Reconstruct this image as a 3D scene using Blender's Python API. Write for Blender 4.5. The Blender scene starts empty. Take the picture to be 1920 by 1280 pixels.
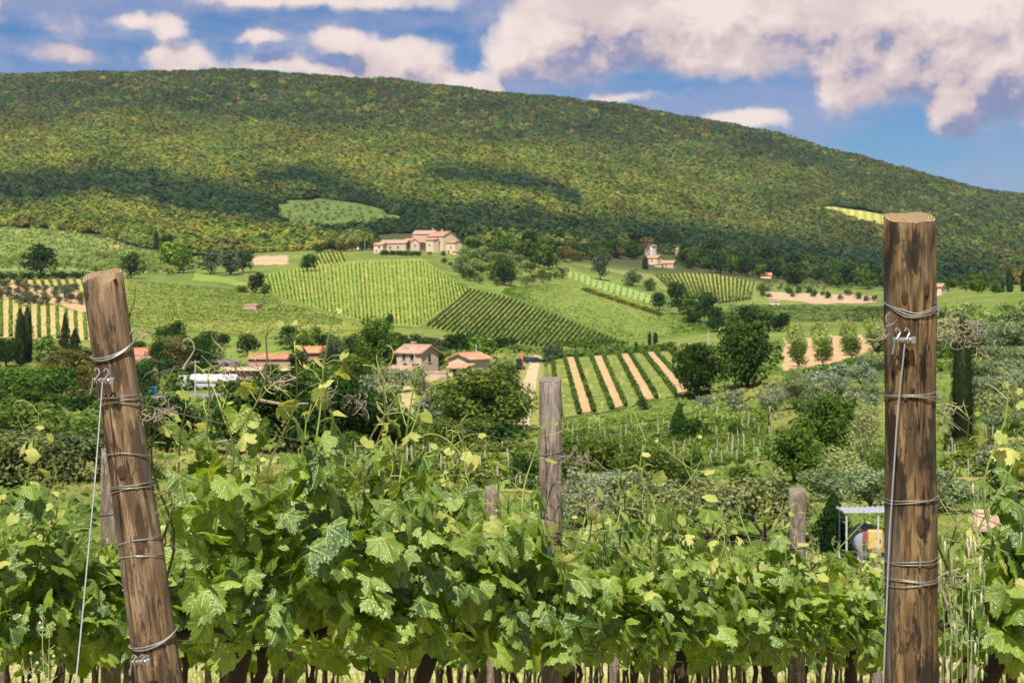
import bpy, math, random
import numpy as np
from mathutils import Vector, Matrix, Quaternion
C = bpy.context; SC = C.scene; COL = SC.collection
R = math.radians
rng = np.random.default_rng(7); random.seed(7)

# ---------------------------------------------------------------- camera, sky, sun, exposure
F, HX, HY, CZ = 2933.0, 960.0, 560.0, 1.6          # focal length and horizon of the photograph, camera height
cd = bpy.data.cameras.new('camera'); cam = bpy.data.objects.new('camera', cd); COL.objects.link(cam); SC.camera = cam
cd.sensor_width = 36; cd.lens = 36 * F / 1920; cd.shift_y = -(640 - HY) / 1920; cd.clip_start = .05; cd.clip_end = 20000
cam.location = (0, 0, CZ); cam.rotation_euler = (R(90), 0, 0)
cd.dof.use_dof = True; cd.dof.focus_distance = 4.6; cd.dof.aperture_fstop = 13
SUN = Vector((-.10, -.52, .85)).normalized()
sl = bpy.data.lights.new('sun', 'SUN'); so = bpy.data.objects.new('sun', sl); COL.objects.link(so)
sl.energy = 5.0; sl.angle = R(.5); sl.color = (1, .93, .82); so.rotation_euler = SUN.to_track_quat('Z', 'Y').to_euler()
SC.view_settings.view_transform = 'Standard'; SC.view_settings.look = 'None'; SC.view_settings.gamma = 1
SC.view_settings.exposure = 0.72
SC.view_settings.use_curve_mapping = False
SC.cycles.max_bounces = 6; SC.cycles.transparent_max_bounces = 4; SC.cycles.diffuse_bounces = 1; SC.cycles.transmission_bounces = 3
SC.cycles.use_denoising = True

class NT:
    """small helper to write node trees"""
    def __init__(s, t): s.t = t; s.N = t.nodes; s.L = t.links
    def n(s, typ, **k):
        x = s.N.new(typ)
        for a, b in k.items(): setattr(x, a, b)
        return x
    def put(s, sock, v):
        if hasattr(v, 'is_output') or isinstance(v, bpy.types.NodeSocket): s.L.new(v, sock)
        elif isinstance(v, tuple) and len(v) == 3 and sock.type == 'RGBA': sock.default_value = (*v, 1)
        else: sock.default_value = v
    def m(s, op, a, b=0., c=0., clamp=False):
        x = s.n('ShaderNodeMath', operation=op, use_clamp=clamp)
        for i, v in enumerate((a, b, c)): s.put(x.inputs[i], v)
        return x.outputs[0]
    def v(s, op, a, b=(0, 0, 0)):
        x = s.n('ShaderNodeVectorMath', operation=op); s.put(x.inputs[0], a)
        if op == 'SCALE': s.put(x.inputs[3], b)
        else: s.put(x.inputs[1], b)
        return x.outputs[1] if op in ('LENGTH', 'DISTANCE', 'DOT_PRODUCT') else x.outputs[0]
    def mix(s, f, a, b, mode='MIX'):
        x = s.n('ShaderNodeMix', data_type='RGBA', blend_type=mode); s.put(x.inputs[0], f); s.put(x.inputs[6], a); s.put(x.inputs[7], b); return x.outputs[2]
    def ss(s, x, lo, hi, a=0., b=1.):
        k = s.n('ShaderNodeMapRange', interpolation_type='SMOOTHSTEP'); s.put(k.inputs[0], x)
        for i, v in enumerate((lo, hi, a, b)): s.put(k.inputs[i + 1], v)
        return k.outputs[0]
    def noise(s, vec, scale=1., detail=4., rough=.55, out=0):
        k = s.n('ShaderNodeTexNoise'); s.put(k.inputs['Vector'], vec); k.inputs['Scale'].default_value = scale
        k.inputs['Detail'].default_value = detail; k.inputs['Roughness'].default_value = rough; return k.outputs[out]
    def comb(s, x, y, z=0.):
        k = s.n('ShaderNodeCombineXYZ')
        for i, v in enumerate((x, y, z)): s.put(k.inputs[i], v)
        return k.outputs[0]
    def sep(s, v):
        k = s.n('ShaderNodeSeparateXYZ'); s.put(k.inputs[0], v); return k.outputs
    def mulv(s, v, k): return s.v('MULTIPLY', v, k)

def build_world():
    w = bpy.data.worlds.new('World'); SC.world = w; w.use_nodes = True
    t = NT(w.node_tree); t.N.clear()
    out = t.n('ShaderNodeOutputWorld')
    sky = t.n('ShaderNodeTexSky', sky_type='NISHITA', sun_disc=False)
    sky.sun_elevation = math.asin(SUN.z); sky.sun_rotation = math.atan2(SUN.x, SUN.y)
    sky.altitude = 300; sky.air_density = 1.0; sky.dust_density = .3; sky.ozone_density = 3.5
    hs = t.n('ShaderNodeHueSaturation'); hs.inputs['Saturation'].default_value = 1.35; t.L.new(sky.outputs[0], hs.inputs['Color'])
    skyc = t.mix(1., hs.outputs[0], (.62, .80, 1.0), 'MULTIPLY')
    bg = t.n('ShaderNodeBackground'); t.L.new(skyc, bg.inputs[0]); bg.inputs[1].default_value = .050
    d = t.n('ShaderNodeTexCoord').outputs['Generated']
    x, y, z = t.sep(d)
    az = t.m('ARCTAN2', x, y); el = t.m('ARCTAN2', z, t.m('SQRT', t.m('ADD', t.m('MULTIPLY', x, x), t.m('MULTIPLY', y, y))))
    P = t.comb(az, el, 0.)
    # density of cloud at a place in the sky: heaped banks, warped and broken up by noise
    g = bpy.data.node_groups.new('cloud_density', 'ShaderNodeTree')
    g.interface.new_socket('P', in_out='INPUT', socket_type='NodeSocketVector'); g.interface.new_socket('D', in_out='OUTPUT', socket_type='NodeSocketFloat')
    q = NT(g); gi = q.n('NodeGroupInput'); go = q.n('NodeGroupOutput'); p0 = gi.outputs[0]
    wrp = q.v('SUBTRACT', q.noise(p0, 22, 4, .6, 1), (.5, .5, .5))
    p1 = q.v('ADD', p0, q.v('MULTIPLY', wrp, (.030, .022, 0)))
    banks = [(1760, 40, 240, 105, 1.1), (1590, 70, 80, 110, .9), (1890, 130, 110, 100, 1.), (1585, 190, 70, 45, .8), (1770, 205, 55, 50, .9), (1690, 150, 120, 50, .8),
             (1230, 30, 230, 85, 1.1), (1420, 70, 95, 75, 1.), (1050, 90, 110, 65, .95), (1000, 35, 60, 60, .7), (1300, 120, 120, 25, .7), (960, 120, 70, 30, .6),
             (570, 0, 300, 30, .85), (640, 85, 60, 26, .7), (750, 110, 85, 38, .85), (490, 78, 48, 16, .6), (355, 118, 60, 32, .75), (880, 160, 70, 28, .95), (560, 140, 160, 22, .6),
             (-20, 25, 70, 55, 1.), (255, 52, 50, 16, .6), (335, 55, 40, 26, .65), (1400, 232, 85, 22, .9), (1180, 182, 100, 16, .65), (820, 105, 40, 40, .5), (1900, 250, 60, 30, .5), (700, 150, 120, 20, .7), (450, 125, 300, 45, .42), (170, 70, 170, 40, .40), (120, 120, 160, 22, .45), (560, 60, 260, 40, .36)]
    D = None
    for (cx, cy, rx, ry, wgt) in banks:
        dv = q.v('MULTIPLY', q.v('SUBTRACT', p1, ((cx - HX) / F, (HY - cy) / F, 0)), (F / rx, F / ry, 0))
        e = q.m('MULTIPLY', q.m('EXPONENT', q.m('MULTIPLY', q.v('DOT_PRODUCT', dv, dv), -.75)), wgt)
        D = e if D is None else q.m('MAXIMUM', q.m('ADD', q.m('MULTIPLY', q.m('MINIMUM', D, e), .35), q.m('MAXIMUM', D, e)), 0.)
    # the same kind of sky all round, outside the part that is in view
    sx, sy, sz = q.sep(p0)
    oth = q.ss(q.noise(q.mulv(p0, (5., 9., 1.)), 1., 3, .5), .46, .72, 0., .95)
    outside = q.m('MAXIMUM', q.ss(q.m('ABSOLUTE', sx), .34, .48), q.ss(sy, .20, .30))
    D = q.m('ADD', q.m('MULTIPLY', D, q.m('SUBTRACT', 1., outside)), q.m('MULTIPLY', oth, outside))
    f1 = q.m('SUBTRACT', q.noise(p1, 30, 7, .58), .5)
    D = q.m('ADD', D, q.m('MULTIPLY', f1, 1.0))
    q.L.new(D, go.inputs[0])
    def dens(p):
        k = t.n('ShaderNodeGroup', node_tree=g); t.put(k.inputs[0], p); return k.outputs[0]
    D0 = dens(P); D1 = dens(t.v('ADD', P, (-.006, .013, 0)))
    mask = t.ss(D0, .20, .80)
    lit = t.ss(t.m('SUBTRACT', D0, D1), -.26, .22)
    puff = t.ss(t.noise(t.v('ADD', t.mulv(P, (1., 1.5, 1.)), (3., 1., 0)), 12, 7, .60), .33, .68)
    thick = t.ss(D0, .45, 1.15)
    lit = t.m('ADD', t.m('MULTIPLY', lit, .50), t.m('ADD', t.m('MULTIPLY', puff, .56), t.m('MULTIPLY', thick, .0)), clamp=True)
    cc = t.mix(t.ss(lit, .08, .46), (.28, .32, .56), (.82, .66, .67)); cc = t.mix(t.ss(lit, .38, .84), cc, (1.12, .94, .87))
    veil = t.m('MULTIPLY', t.ss(t.noise(t.mulv(P, (6, 22, 1)), 1.6, 5, .55), .34, .62), .72)
    cc2 = t.mix(t.ss(mask, .10, .80), (.40, .45, .70), cc)
    bc = t.n('ShaderNodeBackground'); t.L.new(cc2, bc.inputs[0]); bc.inputs[1].default_value = .50
    mx = t.n('ShaderNodeMixShader'); t.L.new(t.m('MAXIMUM', mask, veil), mx.inputs[0]); t.L.new(bg.outputs[0], mx.inputs[1]); t.L.new(bc.outputs[0], mx.inputs[2])
    t.L.new(mx.outputs[0], out.inputs[0])
build_world()

# ---------------------------------------------------------------- mesh helpers
def tag(o, label=None, cat=None, group=None, kind=None):
    if label: o['label'] = label
    if cat: o['category'] = cat
    if group: o['group'] = group
    if kind: o['kind'] = kind
    return o
def mesh(name, V, Fc, mats=(), mi=None, smooth=False, uv=None, rnd=None):
    me = bpy.data.meshes.new(name); V = np.asarray(V, dtype=np.float32).reshape(-1, 3)
    if isinstance(Fc, np.ndarray):
        k = Fc.shape[1]; me.vertices.add(len(V)); me.vertices.foreach_set('co', V.ravel())
        me.loops.add(Fc.size); me.loops.foreach_set('vertex_index', Fc.astype(np.int32).ravel())
        me.polygons.add(len(Fc)); me.polygons.foreach_set('loop_start', np.arange(0, Fc.size, k, dtype=np.int32))
        me.update(calc_edges=True)
    else: me.from_pydata(V.tolist(), [], Fc)
    for m in mats: me.materials.append(m)
    if mi is not None: me.polygons.foreach_set('material_index', np.asarray(mi, dtype=np.int32))
    me.polygons.foreach_set('use_smooth', np.full(len(me.polygons), smooth))
    if uv is not None:
        l = me.uv_layers.new(name='UVMap'); vi = np.empty(len(me.loops), dtype=np.int32); me.loops.foreach_get('vertex_index', vi)
        l.data.foreach_set('uv', np.asarray(uv, dtype=np.float32)[vi].ravel())
    if rnd is not None:
        a = me.attributes.new('rnd', 'FLOAT', 'FACE'); a.data.foreach_set('value', np.asarray(rnd, dtype=np.float32))
    me.validate(); me.update(); return me
def link(name, me, parent=None, loc=(0, 0, 0), color=None):
    o = bpy.data.objects.new(name, me); COL.objects.link(o); o.location = loc
    if parent is not None: o.parent = parent
    if color is not None: o.color = (*color, 1)
    return o
def empty(name, loc, label, cat, group=None, rz=0):
    o = link(name, None, None, loc); o.rotation_euler.z = rz; o.empty_display_size = .2; return tag(o, label, cat, group)
class MB:
    """collects shapes; build() links them as one mesh object"""
    def __init__(s): s.V = []; s.F = []; s.M = []; s.k = 0
    def add(s, V, Fc, m=0):
        s.V.extend([tuple(v) for v in V]); s.F.extend([tuple(i + s.k for i in f) for f in Fc]); s.M.extend([m] * len(Fc)); s.k += len(V); return s
    def box(s, x0, x1, y0, y1, z0, z1, m=0, bev=0.):
        b = min(bev, (x1 - x0) * .49, (y1 - y0) * .49)
        if b <= 0:
            V = [(x, y, z) for z in (z0, z1) for (x, y) in ((x0, y0), (x1, y0), (x1, y1), (x0, y1))]
            return s.add(V, [(3, 2, 1, 0), (4, 5, 6, 7), (0, 1, 5, 4), (1, 2, 6, 5), (2, 3, 7, 6), (3, 0, 4, 7)], m)
        ring = [(x0 + b, y0), (x1 - b, y0), (x1, y0 + b), (x1, y1 - b), (x1 - b, y1), (x0 + b, y1), (x0, y1 - b), (x0, y0 + b)]
        cx, cy = (x0 + x1) / 2, (y0 + y1) / 2; V = []
        for z, k in ((z0, 1), (z1 - b, 1), (z1, 1 - 2 * b / max(x1 - x0, y1 - y0))): V += [(cx + (x - cx) * k, cy + (y - cy) * k, z) for x, y in ring]
        f = [tuple(range(7, -1, -1)), tuple(range(16, 24))]
        for a in (0, 8): f += [(a + i, a + (i + 1) % 8, a + 8 + (i + 1) % 8, a + 8 + i) for i in range(8)]
        return s.add(V, f, m)
    def tube(s, pts, r, n=6, m=0, cap=True):
        pts = [Vector(p) for p in pts]; k = len(pts)
        rs = r if hasattr(r, '__len__') else [r] * k
        V = []; ref = Vector((.3, .9, .2)).normalized()
        for i, p in enumerate(pts):
            t = (pts[min(i + 1, k - 1)] - pts[max(i - 1, 0)])
            t = t.normalized() if t.length > 1e-9 else Vector((0, 0, 1))
            a = t.cross(ref)
            if a.length < .05: a = t.cross(Vector((1, 0, 0)))
            a.normalize(); b = t.cross(a); ref = b.cross(t) if False else ref
            V += [p + (a * math.cos(6.28318 * j / n) + b * math.sin(6.28318 * j / n)) * rs[i] for j in range(n)]
        f = [(i * n + j, i * n + (j + 1) % n, (i + 1) * n + (j + 1) % n, (i + 1) * n + j) for i in range(k - 1) for j in range(n)]
        if cap: f += [tuple(range(n - 1, -1, -1)), tuple((k - 1) * n + j for j in range(n))]
        return s.add(V, f, m)
    def build(s, name, mats, parent=None, loc=(0, 0, 0), smooth=False, color=None):
        return link(name, s.mesh(name, mats, smooth), parent, loc, color)
    def mesh(s, name, mats, smooth=False):
        return mesh(name, s.V, s.F, mats if isinstance(mats, (list, tuple)) else [mats], s.M, smooth)
def joined(parts):
    """[(V, F ndarray)] -> one V, F"""
    V = []; Fs = []; k = 0
    for v, f in parts: V.append(v); Fs.append(f + k); k += len(v)
    return np.concatenate(V), np.concatenate(Fs)

# ---------------------------------------------------------------- materials
def mat(name):
    m = bpy.data.materials.new(name); m.use_nodes = True; t = NT(m.node_tree)
    return m, t, t.N['Principled BSDF']
def plain(name, c, rough=.7, var=.25, scale=6., metal=0., bump=0., spec=.3):
    m, t, b = mat(name); p = t.n('ShaderNodeTexCoord').outputs['Object']; f = t.noise(p, scale, 5, .6)
    t.put(b.inputs['Base Color'], t.mix(f, tuple(x * (1 - var) for x in c), tuple(min(1, x * (1 + var)) for x in c)))
    b.inputs['Roughness'].default_value = rough; b.inputs['Metallic'].default_value = metal; b.inputs['Specular IOR Level'].default_value = spec
    if bump:
        k = t.n('ShaderNodeBump'); k.inputs['Strength'].default_value = bump; k.inputs['Distance'].default_value = .02; t.put(k.inputs['Height'], t.noise(p, scale * 4, 4, .6)); t.L.new(k.outputs[0], b.inputs['Normal'])
    return m
def leafy(t, b, col, trans=.25, spec=.25, rough=.5):
    """leaf shading: what is not reflected partly shines through"""
    t.put(b.inputs['Base Color'], col); b.inputs['Roughness'].default_value = rough; b.inputs['Specular IOR Level'].default_value = spec
    tr = t.n('ShaderNodeBsdfTranslucent'); t.put(tr.inputs[0], t.mix(1., col, (1.35, 1.5, .55), 'MULTIPLY'))
    mx = t.n('ShaderNodeMixShader'); mx.inputs[0].default_value = trans
    t.L.new(b.outputs[0], mx.inputs[1]); t.L.new(tr.outputs[0], mx.inputs[2]); t.L.new(mx.outputs[0], t.N['Material Output'].inputs[0])
def foliage_mat(name, inst=False, trans=.25):
    m, t, b = mat(name)
    if inst: base = t.n('ShaderNodeAttribute', attribute_type='INSTANCER', attribute_name='col').outputs['Color']
    else: base = t.n('ShaderNodeObjectInfo').outputs['Color']
    r = t.n('ShaderNodeAttribute', attribute_name='rnd').outputs['Fac']
    k = t.ss(r, 0., 1., *((.82, 1.2) if inst else (.55, 1.5))); c = t.mix(1., base, t.comb(t.m('MULTIPLY', k, t.ss(r, 0., 1., .92, 1.12)), k, t.m('MULTIPLY', k, .95)), 'MULTIPLY')
    leafy(t, b, c, trans, .0, .8); return m
FOL = foliage_mat('foliage'); FOLI = foliage_mat('forest_foliage', True, .15)
BARK = plain('bark', (.10, .075, .05), .9, .5, 3., bump=.4); VBARK = plain('vine_bark', (.085, .06, .042), .95, .55, 60., bump=.9); CANE = plain('green_shoot', (.20, .26, .06), .6, .3, 20.)
CANED = plain('brown_shoot', (.13, .12, .045), .7, .3, 20.)
TENDRIL = plain('tendril', (.34, .36, .10), .6, .25, 30.); DRY = plain('dry_tendril_brown', (.28, .225, .17), .85, .5, 60.)
WIRE = plain('galvanised_wire', (.40, .385, .36), .42, .35, 90., metal=.8); WIRED = plain('weathered_wire', (.30, .29, .27), .5, .3, 60., metal=.7); ALU = plain('cast_alloy', (.25, .25, .255), .55, .3, 60., metal=.7)
WHITE = plain('white_paint', (.66, .65, .64), .4, .05, 2.); DARKM = plain('dark_metal', (.03, .032, .038), .35, .2, 4.); TYRE = plain('tyre_rubber', (.025, .025, .025), .8); GLASS = plain('dark_glass', (.03, .035, .045), .12, .1, spec=.6)
ORANGE = plain('orange_paint', (.75, .20, .045), .5, .15); YELLOW = plain('yellow_paint', (.60, .40, .15), .45, .06); GREYM = plain('grey_paint', (.46, .48, .50), .5, .1); RED = plain('red_paint', (.40, .05, .035), .4, .1); CYAN = plain('blue_plastic', (.08, .42, .72), .4, .1)
CONC = plain('concrete', (.46, .44, .40), .9, .2, 2., bump=.2)

def wood_mat(name, light, mid, dark, grey, warp=22., stain=.5, rust=0.):
    m, t, b = mat(name); p = t.n('ShaderNodeTexCoord').outputs['Object']
    fig = t.noise(t.mulv(p, (7, 7, 1.5)), 1., 3, .5)                        # contours of the peeled growth rings
    ring = t.m('SINE', t.m('MULTIPLY', fig, warp * 6.28))
    ring = t.ss(ring, -.6, 1.)
    grain = t.noise(t.mulv(p, (210, 210, 9)), 1., 5, .7)
    grain2 = t.noise(t.mulv(p, (42, 42, 4.)), 1., 6, .68)
    c = t.mix(t.ss(grain2, .44, .58), mid, light)
    c = t.mix(t.m('MULTIPLY', ring, .45), c, dark)
    c = t.mix(t.ss(grain, .53, .62, 0., .7), c, dark)
    st = t.noise(t.mulv(p, (19, 19, 4.5)), 1., 7, .72)
    c = t.mix(t.ss(st, .50, .565, 0., stain), c, dark)
    gy = t.noise(t.mulv(p, (12, 12, 2.)), 1., 3, .5)
    c = t.mix(t.ss(gy, .50, .72, 0., .8), c, grey)
    crack = t.m('ABSOLUTE', t.m('SUBTRACT', t.noise(t.mulv(p, (34, 34, .8)), 1., 2, .45), .5))
    ck = t.m('MULTIPLY', t.ss(crack, .0, .0065, .95, 0.), t.ss(t.noise(t.mulv(p, (9, 9, 2.5)), 1., 2, .5), .46, .53)); c = t.mix(ck, c, (.012, .008, .006))
    if rust: c = t.mix(t.ss(t.noise(t.mulv(p, (22, 22, 9)), 1., 3, .6), .68, .75, 0., rust), c, (.22, .055, .02))
    t.put(b.inputs['Base Color'], c); b.inputs['Roughness'].default_value = .82; b.inputs['Specular IOR Level'].default_value = .25
    h = t.m('SUBTRACT', t.m('ADD', t.m('MULTIPLY', grain, .55), t.m('MULTIPLY', ring, -.25)), t.m('MULTIPLY', ck, 1.4))
    k = t.n('ShaderNodeBump'); k.inputs['Strength'].default_value = 1.; k.inputs['Distance'].default_value = .006; t.put(k.inputs['Height'], h); t.L.new(k.outputs[0], b.inputs['Normal'])
    return m
def endgrain(name, light, dark):
    m, t, b = mat(name); p = t.n('ShaderNodeTexCoord').outputs['Object']; x, y, z = t.sep(p)
    r = t.m('ADD', t.v('LENGTH', t.comb(x, y, 0.)), t.m('MULTIPLY', t.noise(p, 25, 3), .010))
    ring = t.m('SINE', t.m('MULTIPLY', r, 1100.)); c = t.mix(t.ss(ring, -.4, 1.), light, dark)
    c = t.mix(t.ss(t.noise(p, 70, 4, .7), .52, .72, 0., .8), c, tuple(v * .5 for v in dark)); t.put(b.inputs['Base Color'], c); b.inputs['Roughness'].default_value = .95
    k = t.n('ShaderNodeBump'); k.inputs['Strength'].default_value = .8; k.inputs['Distance'].default_value = .003; t.put(k.inputs['Height'], t.m('ADD', ring, t.noise(p, 90, 4))); t.L.new(k.outputs[0], b.inputs['Normal']); return m
WOOD_R = wood_mat('brown_post_wood', (.230, .148, .068), (.112, .069, .033), (.020, .013, .009), (.160, .138, .105), 12., .95, .55)
WOOD_L = wood_mat('tan_post_wood', (.285, .192, .108), (.150, .094, .053), (.034, .022, .014), (.215, .178, .138), 9., .85, .5)
WOOD_G = wood_mat('grey_post_wood', (.33, .27, .215), (.235, .185, .145), (.085, .06, .045), (.29, .265, .235), 20., .45)
WOOD_S = wood_mat('stake_wood', (.25, .20, .16), (.17, .125, .09), (.05, .038, .028), (.21, .185, .16), 10., .5)
END = endgrain('sawn_end', (.42, .30, .16), (.20, .125, .06)); ENDG = endgrain('grey_sawn_end', (.32, .28, .23), (.16, .13, .1))

def ground_mat(name, cols, scale, rows=None, rowcol=None, roww=.5, uvstretch=None, fine=.45):
    """cols: three colours mixed by patches of noise; rows: number of sown lines across u"""
    m, t, b = mat(name); p = t.n('ShaderNodeTexCoord').outputs['Object']
    n1 = t.noise(p, scale, 5, .6); n2 = t.noise(p, scale * 4.3, 5, .65); n3 = t.noise(p, scale * 22, 3, .6)
    c = t.mix(t.ss(n1, .38, .62), cols[0], cols[1]); c = t.mix(t.ss(n2, .52, .68), c, cols[2])
    if uvstretch:
        u = t.n('ShaderNodeUVMap').outputs[0]; w = t.noise(t.mulv(u, (uvstretch[0], uvstretch[1], 1)), 1., 4, .6)
        c = t.mix(t.ss(w, .54, .66, 0., .85), c, cols[2])
    if rows:
        ux = t.sep(t.n('ShaderNodeUVMap').outputs[0])[0]; s = t.m('PINGPONG', t.m('MULTIPLY', ux, float(rows)), .5)
        c = t.mix(t.ss(s, .5 - roww * .5 - .08, .5 - roww * .5 + .08), c, rowcol)
    k = t.ss(n3, .3, .7, 1 - fine, 1 + fine); c = t.mix(1., c, t.comb(k, k, k), 'MULTIPLY')
    t.put(b.inputs['Base Color'], c); b.inputs['Roughness'].default_value = .95; b.inputs['Specular IOR Level'].default_value = .1
    return m

# ---------------------------------------------------------------- terrain: one height field over (azimuth, distance)
GREEN = (.105, .155, .028); STRAW = (.27, .21, .085); DEEP = (.055, .095, .02); SOIL = (.40, .27, .14); LIME = (.155, .215, .035); OCHRE = (.30, .25, .06)
tc = np.array([-500, 0, 300, 600, 780, 960, 1200, 1400, 1600, 1800, 2000, 2500], float)
td = np.array([52, 65, 100, 150, 220, 300, 380, 470, 580, 700, 850, 1000, 1300, 1700, 2200, 2800, 3500, 5000], float)
tp = {0:   [1146, 1030, 890, 850, 800, 765, 718, 642, 575, 527, 492, 457, 410, 330, 236, 158],
      300: [1146, 1030, 890, 845, 800, 760, 715, 655, 590, 545, 512, 480, 425, 337, 238, 153],
      600: [1146, 1030, 885, 838, 790, 745, 700, 645, 595, 545, 497, 470, 425, 342, 244, 160],
      780: [1146, 1030, 880, 835, 800, 700, 662, 637, 602, 552, 491, 462, 418, 340, 250, 174],
      960: [1146, 1030, 885, 842, 800, 702, 666, 650, 602, 556, 520, 480, 430, 352, 264, 192],
      1200: [1146, 1030, 930, 850, 785, 695, 656, 645, 622, 592, 555, 515, 468, 400, 304, 221],
      1400: [1146, 1030, 930, 845, 765, 692, 652, 636, 608, 582, 556, 530, 488, 430, 343, 258],
      1600: [1146, 1030, 915, 815, 742, 690, 650, 622, 600, 582, 565, 540, 500, 442, 372, 303],
      1800: [1146, 1030, 905, 815, 742, 672, 612, 568, 550, 548, 541, 530, 505, 460, 412, 358],
      2000: [1146, 1030, 890, 800, 720, 640, 575, 545, 546, 548, 545, 535, 515, 475, 432, 392]}
tp[-500] = tp[0]; tp[2500] = [1146, 1030, 880, 780, 690, 610, 560, 540, 545, 548, 545, 540, 525, 500, 470, 445]
def pchip(x, y, xn):
    x = np.asarray(x, float); h = np.diff(x); d = np.diff(y, axis=0) / h.reshape(-1, *[1] * (y.ndim - 1)); s = np.zeros_like(y)
    hh = h.reshape(-1, *[1] * (y.ndim - 1)); w1 = 2 * hh[1:] + hh[:-1]; w2 = hh[1:] + 2 * hh[:-1]
    with np.errstate(all='ignore'): hm = (w1 + w2) / (w1 / d[:-1] + w2 / d[1:])
    s[1:-1] = np.where(d[:-1] * d[1:] > 0, hm, 0); s[0] = d[0]; s[-1] = d[-1]
    i = np.clip(np.searchsorted(x, xn) - 1, 0, len(x) - 2); t = ((xn - x[i]) / h[i]).reshape(-1, *[1] * (y.ndim - 1)); H = hh[i]
    return (1 + 2 * t) * (1 - t) ** 2 * y[i] + t * (1 - t) ** 2 * H * s[i] + t * t * (3 - 2 * t) * y[i + 1] + t * t * (t - 1) * H * s[i + 1]
zk = []
for c in tc:
    row = [CZ + (HY - p) / F * d for p, d in zip(tp[int(c)], td)]
    zk.append([CZ - .79 - .2225 * y for y in (10, 20, 30, 40)] + row + [row[-1] - 60, row[-1] - 260])
kd = np.concatenate([[10, 20, 30, 40], td]); zk = np.array(zk).T
LD = np.linspace(math.log(10), math.log(5000), 700); CC = np.linspace(-500, 2500, 301)
TZ = pchip(tc, pchip(np.log(kd), zk, LD).T, CC).T                        # [distance, column]
def wav(x, y):
    return (np.sin(x * .021 + 1.3 * np.sin(y * .009)) + np.sin(y * .013 + x * .008 + 2) + .6 * np.sin(x * .047 - y * .022 + 1)) / 2.6
def gz(X, Y):
    X = np.asarray(X, float); Y = np.asarray(Y, float); Ys = np.maximum(Y, 10.)
    c = np.clip((X / Ys * F + HX + 500) / 10, 0, 299.999); l = np.clip((np.log(Ys) - LD[0]) / (LD[1] - LD[0]), 0, 698.999)
    i = c.astype(int); j = l.astype(int); a = c - i; b = l - j
    z = (TZ[j, i] * (1 - a) + TZ[j, i + 1] * a) * (1 - b) + (TZ[j + 1, i] * (1 - a) + TZ[j + 1, i + 1] * a) * b
    near = np.where(Y < 3, CZ - 1.46, CZ - .79 - .2225 * Y)
    z = np.where(Y < 10, near, z)
    return z + np.clip((Y - 1050) / 500, 0, 1) * (wav(X, Y) * 9 + 5 * np.abs(wav(X * 2.2 + 30, Y * .35))) * np.clip((2900 - Y) / 400, 0, 1)
def gp(px, Y, dz=0.):
    X = (px - HX) / F * Y; return Vector((X, Y, float(gz(X, Y)) + dz))
SCAN = np.exp(np.linspace(math.log(66), math.log(2790), 1500))
def hit(px, py):
    """first distance at which the ground is seen at this place of the photograph"""
    X = (px - HX) / F * SCAN; pr = HY - (gz(X, SCAN) - CZ) / SCAN * F; k = np.nonzero(pr <= py)[0]
    if len(k) == 0: return float(SCAN[int(np.argmin(pr))])
    k = k[0]
    if k == 0: return float(SCAN[0])
    a = (pr[k - 1] - py) / max(pr[k - 1] - pr[k], 1e-6); return float(SCAN[k - 1] + (SCAN[k] - SCAN[k - 1]) * a)
def ghit(px, py): return gp(px, hit(px, py))

def build_terrain():
    Y = np.concatenate([np.linspace(-40, 0, 5)[:-1], np.linspace(0, 12, 13)[:-1], np.linspace(12, 60, 40)[:-1], np.exp(np.linspace(math.log(60), math.log(4800), 300))])
    xi = np.linspace(-1, 1, 331); W = 40 + np.maximum(Y, 0) * .62
    X = xi[None] * W[:, None]; YY = np.repeat(Y[:, None], len(xi), 1); Z = gz(X, YY)
    n = len(xi); V = np.stack([X, YY, Z], -1).reshape(-1, 3)
    a = (np.arange(len(Y) - 1)[:, None] * n + np.arange(n - 1)[None]).ravel(); Fc = np.stack([a, a + 1, a + n + 1, a + n], 1)
    m, t, b = mat('ground_cover'); p = t.n('ShaderNodeTexCoord').outputs['Object']
    n1 = t.noise(p, .018, 5, .6); n2 = t.noise(p, .11, 5, .65); n3 = t.noise(p, 1.1, 4, .7)
    c = t.mix(t.ss(n1, .40, .60), GREEN, LIME); c = t.mix(t.ss(n2, .50, .68), c, STRAW); c = t.mix(t.ss(n3, .55, .75, 0., .6), c, DEEP); c = t.mix(t.ss(t.noise(p, .33, 5, .7), .50, .66, 0., .7), c, DEEP)
    w = t.n('ShaderNodeAttribute', attribute_name='wood').outputs['Fac']; c = t.mix(w, c, t.mix(n2, (.04, .055, .018), (.075, .075, .025)))
    v = t.n('ShaderNodeAttribute', attribute_name='vine').outputs['Fac']; n4 = t.noise(p, 2.2, 5, .7)
    c = t.mix(v, c, t.mix(t.ss(n4, .42, .6), (.46, .38, .20), (.24, .28, .07)))
    t.put(b.inputs['Base Color'], c); b.inputs['Roughness'].default_value = .95; b.inputs['Specular IOR Level'].default_value = .1
    me = mesh('ground', V, Fc, [m], smooth=True)
    at = me.attributes.new('wood', 'FLOAT', 'POINT'); at.data.foreach_set('value', np.clip((V[:, 1] - 960) / 120, 0, 1).astype(np.float32))
    at = me.attributes.new('vine', 'FLOAT', 'POINT'); at.data.foreach_set('value', np.clip((62 - V[:, 1]) / 20, 0, 1).astype(np.float32))
    tag(link('ground', me), 'rolling green valley ground rising to the wooded hill', kind='structure')
build_terrain()

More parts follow.
